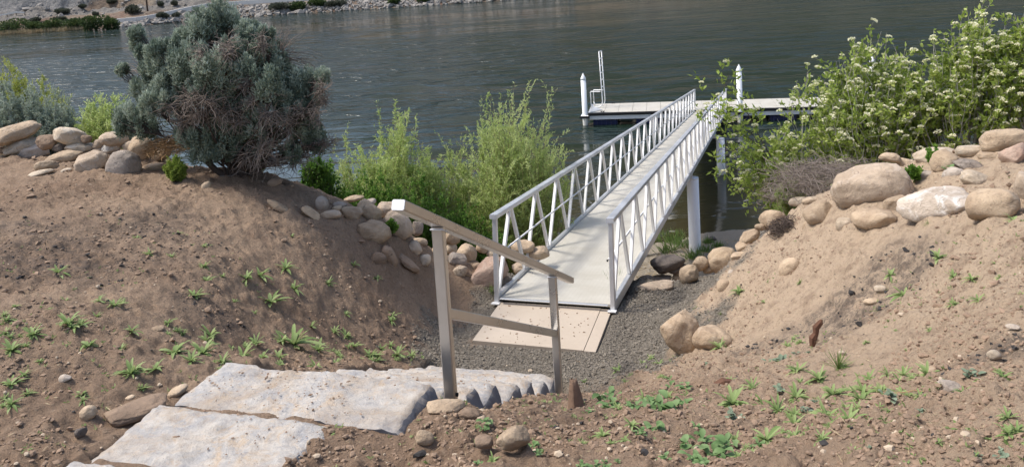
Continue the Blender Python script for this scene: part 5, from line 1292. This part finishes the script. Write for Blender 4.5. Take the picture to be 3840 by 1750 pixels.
def ground_z(x, y): return float(ground(np.array([x]), np.array([y]))[0])
def fluffy(name, label, cat, px, py, pw, ph, Y, mat, nstem, leaf, lw, per, stemmat, upr=.75, tint=.5, group=None, depth=.8, base_px=None, twigr=.006, spread=.3, wild=.25, z0=None, wisp=.12, dens=2.6, hmin=.62, sidez=1.0, ns=5):
    """a many-stemmed shrub: stems arch from the root into the crown, leaves along their outer part"""
    c = at_y(px, py, Y); dep = (c - EYEP) @ fw
    a, h = pw / 2 / F * dep, ph / F * dep
    ztop = c[2] + h / 2 * .97; bx = c[0] if base_px is None else at_y(base_px, py, Y)[0]
    zb = ground_z(bx, Y) if z0 is None else z0
    B0 = np.array([bx, Y, zb]); H = ztop - zb; lowz = c[2] - h / 2 - zb
    o = thing(name, label, cat, B0, 0, group)
    u = rng.uniform(0, 6.28, nstem); rr_ = np.sqrt(rng.uniform(0, 1, nstem)); 
    ex = np.cos(u) * rr_ * a; ey = np.sin(u) * rr_ * a * depth
    ez = H * (1 - .42 * rr_ ** 2) * rng.uniform(hmin, 1.0, nstem); ez = np.maximum(ez, lowz + (H - lowz) * .15)
    tips = np.stack([ex + c[0] - bx, ey, ez], 1)
    roots = np.stack([ex * spread, ey * spread, np.zeros(nstem) - .05], 1)
    m = 9; S = curve_to(roots, tips, m, .10, .012)
    T = Twigs(); T.add(S, twigr, twigr * .25)
    # side twigs
    Lf = Leaves()
    tt = rng.uniform(.38, .97, (nstem, ns)); si = (tt * (m - 1)).astype(int)
    A_ = S[np.arange(nstem)[:, None], si]
    dirs = (tips - roots)[:, None] / (np.linalg.norm(tips - roots, axis=1)[:, None, None] + 1e-9) * upr + rng.normal(0, .45, (nstem, ns, 3))
    dirs[..., 2] = np.abs(dirs[..., 2]); ln = rng.uniform(.10, .24, (nstem, ns, 1)) * (a + H) * .5
    E_ = A_ + dirs * ln
    # keep side shoots inside the crown outline, apart from a few wisps
    over = np.hypot((E_[..., 0] - (c[0] - bx)) / a, E_[..., 1] / (a * depth)); sc = np.where(over > 1 + wisp, (1 + wisp) / over, 1)
    E_[..., 0] = (E_[..., 0] - (c[0] - bx)) * sc + (c[0] - bx); E_[..., 1] *= sc
    E_[..., 2] = np.minimum(E_[..., 2], H * (1 + wisp * .7))
    TWs = curve_to(A_.reshape(-1, 3), E_.reshape(-1, 3), 6, .12, .02); T.add(TWs, twigr * .4, twigr * .15)
    allc = np.concatenate([S[:, m // 2:, :].reshape(-1, m - m // 2, 3), TWs[:, :, :][:, :, :]], 0) if False else None
    def leafy(Q, per_):
        k, mm, _ = Q.shape; t = rng.uniform(0, mm - 1.001, (k, per_)); i = t.astype(int); fr = (t - i)[..., None]
        I = np.arange(k)[:, None]; p = Q[I, i] * (1 - fr) + Q[I, i + 1] * fr; d = Q[I, i + 1] - Q[I, i]; d /= np.linalg.norm(d, axis=2)[..., None] + 1e-9
        n = k * per_; p, d = p.reshape(n, 3), d.reshape(n, 3)
        D = d * .55 + rng.normal(0, .5, (n, 3)) + np.array([0, 0, .15])
        hrel = (p[:, 2] / H)
        Lf.add(p + rng.normal(0, .006, (n, 3)), D, rng.uniform(.6, 1.2, n) * leaf, rng.uniform(.8, 1.2, n) * lw, (tint + rng.normal(0, wild, n) * .6 + .25 * (hrel - .5) + np.repeat(rng.normal(0, wild * .5, k), per_)).clip(0, 1))
    leafy(TWs, int(per * dens)); leafy(S[:, m // 2:], int(per * dens))
    Lf.build('foliage', mat, o); T.build('stems', stemmat, o)
    return o, B0, E_, H
G1 = 'willows and shrubs left of the gangway'
fluffy('willow_shrub', 'tall feathery light green willow beside the left truss of the gangway', 'shrub', 1930, 580, 400, 590, 12.6, MAT['willow'], 260, .06, .0068, 21, MAT['willowstem'], 1.0, .58, G1, .8, 1900, .0065, .18, .22)
fluffy('willow_shrub', 'pale green willow left of the tall feathery one', 'shrub', 1480, 550, 350, 350, 12.6, MAT['willow'], 230, .062, .0075, 21, MAT['willowstem'], .9, .5, G1, .8, None, .006, .35, .22)
fluffy('willow_shrub', 'low soft willow bridging the gap between the two bigger willows', 'shrub', 1715, 600, 200, 330, 12.9, MAT['willow'], 80, .055, .006, 18, MAT['willowstem'], .9, .42, G1, .8, None, .006, .3)
fluffy('willow_shrub', 'slender willow shoots just right of the big sagebrush', 'shrub', 1285, 520, 90, 300, 12.2, MAT['willow'], 18, .05, .006, 14, MAT['willowstem'], 1.0, .5, G1, .8, None, .006, .4)
for i, a in enumerate([(1235, 660, 170, 190, 10.9, 'bright green leafy shrub at the right foot of the big sagebrush'), (1390, 670, 200, 170, 11.3, 'bright green leafy shrub above the stone row under the pale willow'), (1560, 690, 200, 170, 11.2, 'dark green leafy shrub behind the handrail end'), (1690, 760, 190, 170, 11.3, 'dark green shrub behind the middle of the handrail'), (1820, 840, 150, 150, 11.2, 'low dark green shrub under the tall feathery willow'), (1180, 580, 120, 100, 10.6, 'small green shrub half hidden behind the big sagebrush')]):
    fluffy('green_shrub', a[5], 'shrub', *a[:5], MAT['green'], 60, .04, .012, 13, MAT['bark'], .5, .42 if i in (0, 1) else .22, 'leafy green shrubs under the willows', .8, None, .005, .5)
fluffy('green_shrub', 'bright green shoots glowing under the big sagebrush', 'shrub', 940, 610, 110, 80, 9.3, MAT['green'], 30, .035, .01, 10, MAT['bark'], .6, .6, 'leafy green shrubs under the willows', .7)
# left background
G2 = 'shrubs behind the left boulders'
fluffy('willow_shrub', 'yellow-green willow top at the left edge of the photo above the shrubs', 'shrub', 30, 310, 150, 240, 11.8, MAT['willowy'], 60, .05, .006, 14, MAT['willowstem'], .9, .55, G2)
fluffy('willow_shrub', 'yellow-green willow behind the grey shrub at left', 'shrub', 150, 345, 200, 200, 12.0, MAT['willowy'], 60, .05, .0065, 14, MAT['willowstem'], .8, .6, G2)
fluffy('grey_shrub', 'grey-green leafy shrub behind the large flat-topped boulder', 'shrub', 60, 395, 270, 225, 10.6, MAT['sage'], 90, .035, .006, 20, MAT['greytwig'], .6, .5, G2)
fluffy('grey_shrub', 'grey-green rounded shrub right of the one behind the flat-topped boulder', 'shrub', 215, 415, 200, 200, 10.6, MAT['sage'], 75, .035, .006, 20, MAT['greytwig'], .6, .48, G2)
fluffy('willow_shrub', 'bright light green willow behind the pale boulders left of the big sagebrush', 'shrub', 410, 430, 240, 230, 10.6, MAT['willow'], 75, .05, .006, 15, MAT['willowstem'], .9, .62, G2)
fluffy('grey_shrub', 'grey-green shrub touching the left side of the big sagebrush', 'shrub', 500, 450, 150, 160, 10.0, MAT['sage'], 55, .033, .0055, 20, MAT['greytwig'], .6, .4, G2)
# small shrublet in the boulder heap
fluffy('shrublet', 'small dense dark green shrublet beside the long half-buried stone', 'shrub', 655, 622, 82, 92, 8.35, MAT['dogwood'], 40, .032, .007, 12, MAT['bark'], .7, .35, None, .9, None, .003, .25)
fluffy('sprig', 'green leafy sprig growing on the large leaning boulder', 'plant', 1470, 842, 60, 52, float(hit(1470, 868)[1]) - .12, MAT['green'], 14, .03, .009, 8, MAT['bark'], .6, .45, None, .8, None, .002, .3, z0=float(at_y(1470, 870, float(hit(1470, 868)[1]) - .12)[2]))
for i, (px, py, w, h, lab) in enumerate([(3310, 665, 40, 90, 'thin leafy shoot in front of the largest right ridge boulder'), (3430, 640, 70, 60, 'leafy green shoot between the largest boulder and the broad cream boulder'), (3505, 580, 80, 70, 'leafy sprig on the broad cream boulder of the right ridge'), (2205, 1060, 60, 60, 'wispy dry grass blades growing up beside the right edge of the gangway deck')][:3]):
    Yh = float(hit(px, py + h * .5)[1]) - .1
    fluffy('sprig', lab, 'plant', px, py, w, h, Yh, MAT['green'], 9, .035, .01, 7, MAT['bark'], .7, .5, 'leafy sprigs among the ridge boulders', .8, None, .002, .3, z0=float(at_y(px, py + h * .55, Yh)[2]))

# straw heap under the sagebrush, brush heap and root clump on the right ridge
def twig_heap(name, label, px, py, pw, ph, Y, mat, n, r=.003, leaves=None):
    c = at_y(px, py, Y); dep = (c - EYEP) @ fw; a, h = pw / 2 / F * dep, ph / F * dep
    B0 = np.array([c[0], Y, c[2] - h * .5]); o = thing(name, label, 'brush', B0)
    q = ball(n, .3) * np.array([a, a * .8, h * .55]); q[:, 2] = np.abs(q[:, 2])
    d = rng.normal(0, 1, (n, 3)) * np.array([1, 1, .35]); d /= np.linalg.norm(d, axis=1)[:, None]
    ln = rng.uniform(.25, .8, (n, 1)) * a * .7
    T = Twigs(); T.add(curve_to(q - d * ln, q + d * ln, 6, .22, .03), r, r * .5); T.build('twigs', mat, o)
    return o
twig_heap('straw_heap', 'orange-brown heap of dry straw under the left side of the big sagebrush', 620, 520, 150, 110, SY + .1, MAT['straw'], 420)
hb = float(hit(3150, 650)[1])
twig_heap('brush_heap', 'flat heap of dead brown twigs under the flowering shrub on the right ridge', 3120, 640, 430, 90, 8.5, MAT['deadtwig'], 620, .003)
twig_heap('brush_heap', 'second heap of dead twigs sloping down to the water left of the ridge boulders', 2990, 690, 240, 120, 9.0, MAT['deadtwig'], 260, .003)
hb = float(hit(2935, 850)[1])
twig_heap('root_clump', 'tangled clump of dark roots between the stones at the left end of the ridge', 2955, 825, 140, 110, hb - .08, MAT['bark'], 300, .004)
fluffy('grey_shrub', 'faded green weeds growing in the dead twig heap', 'shrub', 2960, 690, 110, 130, 9.0, MAT['willow'], 26, .045, .006, 10, MAT['willowstem'], .8, .35, None)

# flowering dogwoods
FL = []
for var in range(3):
    r_ = np.random.default_rng(900 + var); Lx = Leaves(); n = 46; q = ball(n, .6) * np.array([1, 1, .62]); q[:, 2] = np.abs(q[:, 2])
    vs, fs = leaf_arrays(q, q * np.array([1, 1, .3]) + np.array([0, 0, .55]) + rng.normal(0, .35, (n, 3)), rng.uniform(.35, .55, n), rng.uniform(.2, .3, n), .1)
    FL.append(mesh_np('flower_cluster', vs, fs, MAT['flower'], tint=np.repeat(rng.uniform(0, 1, n), 4)))
def dogwood(label, px, py, pw, ph, Y, nst, nfl, base_px=None, z0=None):
    o, B0, E_, H = fluffy('dogwood_shrub', label, 'shrub', px, py, pw, ph, Y, MAT['dogwood'], nst, .07, .018, 11, MAT['palestem'], .35, .5, 'white-flowered dogwood shrubs', .75, base_px, .008, .32, .34, z0, .12, 1.25, .82, 1.0, 7)
    tips = E_.reshape(-1, 3); k = rng.permutation(len(tips)); w = tips[k, 2] / H - .6 * tips[k, 1] / (abs(tips[:, 1]).max() + .01) + rng.uniform(0, .75, len(k)); k = k[np.argsort(-w)][:nfl]
    for i in k:
        f = link('flower_cluster', FL[rng.integers(0, 3)], o, tips[i] + np.array([0, 0, .01])); s = rng.uniform(.026, .041); f.scale = (s, s, s); f.rotation_euler = (rng.normal(0, .25), rng.normal(0, .25), rng.uniform(0, 6.28))
    return o
dogwood('white-flowered dogwood at the top right with the tallest crown', 3640, 310, 520, 600, 9.6, 120, 300, 3600)
dogwood('white-flowered dogwood left of the tallest one, over the right ridge', 3300, 330, 500, 500, 10.0, 110, 280, 3280)
dogwood('white-flowered dogwood in front of the right part of the dock', 3050, 390, 340, 400, 10.6, 44, 120, 3060)
dogwood('white-flowered dogwood at the right edge of the photo', 3900, 290, 380, 660, 9.2, 80, 140, 3900)
dogwood('low leafy dogwood hanging over the water beside the dead twig heap', 2890, 540, 230, 280, 10.4, 24, 40, 3000)
# the branch that reaches out to the gangway
root = np.array([at_y(3010, 690, 10.4)[0], 10.4, ground_z(at_y(3010, 690, 10.4)[0], 10.4)])
o = thing('dogwood_branch', 'long dogwood branch with leaves and white flowers reaching over the gangway rail', 'branch', root)
T, L = Twigs(), Leaves(); tips = []
for (mx, my, ex, ey, n) in [(2860, 560, 2650, 430, 1), (2850, 540, 2700, 440, 1), (2830, 480, 2700, 300, 1), (2820, 590, 2700, 560, 1), (2850, 640, 2720, 640, 1), (2880, 700, 2770, 720, 1), (2900, 700, 2830, 600, 1), (2930, 760, 2830, 690, 1)]:
    a, b2 = at_y(mx, my, 10.3) - root, at_y(ex, ey, 10.1) - root
    P1_ = curve_to(np.zeros(3), a, 8, .08, .02); P2_ = curve_to(a, b2, 8, .12, .02); T.add(P1_, .012, .007); T.add(P2_, .007, .002)
    for q in P2_[0][2:]:
        ns = 4; e = q + rng.normal(0, .11, (ns, 3)) + np.array([0, 0, .03]); T.add(curve_to(np.repeat(q[None], ns, 0), e, 4, .1, .02), .0025, .001)
        for e1 in e:
            m_ = 5; L.add(e1 + rng.normal(0, .03, (m_, 3)), rng.normal(0, .7, (m_, 3)) + np.array([0, 0, .1]), rng.uniform(.055, .1, m_), rng.uniform(.014, .022, m_), rng.uniform(.15, .85, m_)); tips.append(e1)
T.build('stems', MAT['bark'], o); L.build('foliage', MAT['dogwood'], o)
for i in rng.permutation(len(tips))[:34]:
    f = link('flower_cluster', FL[i % 3], o, tips[i] + np.array([0, 0, .03])); s = rng.uniform(.03, .042); f.scale = (s, s, s)
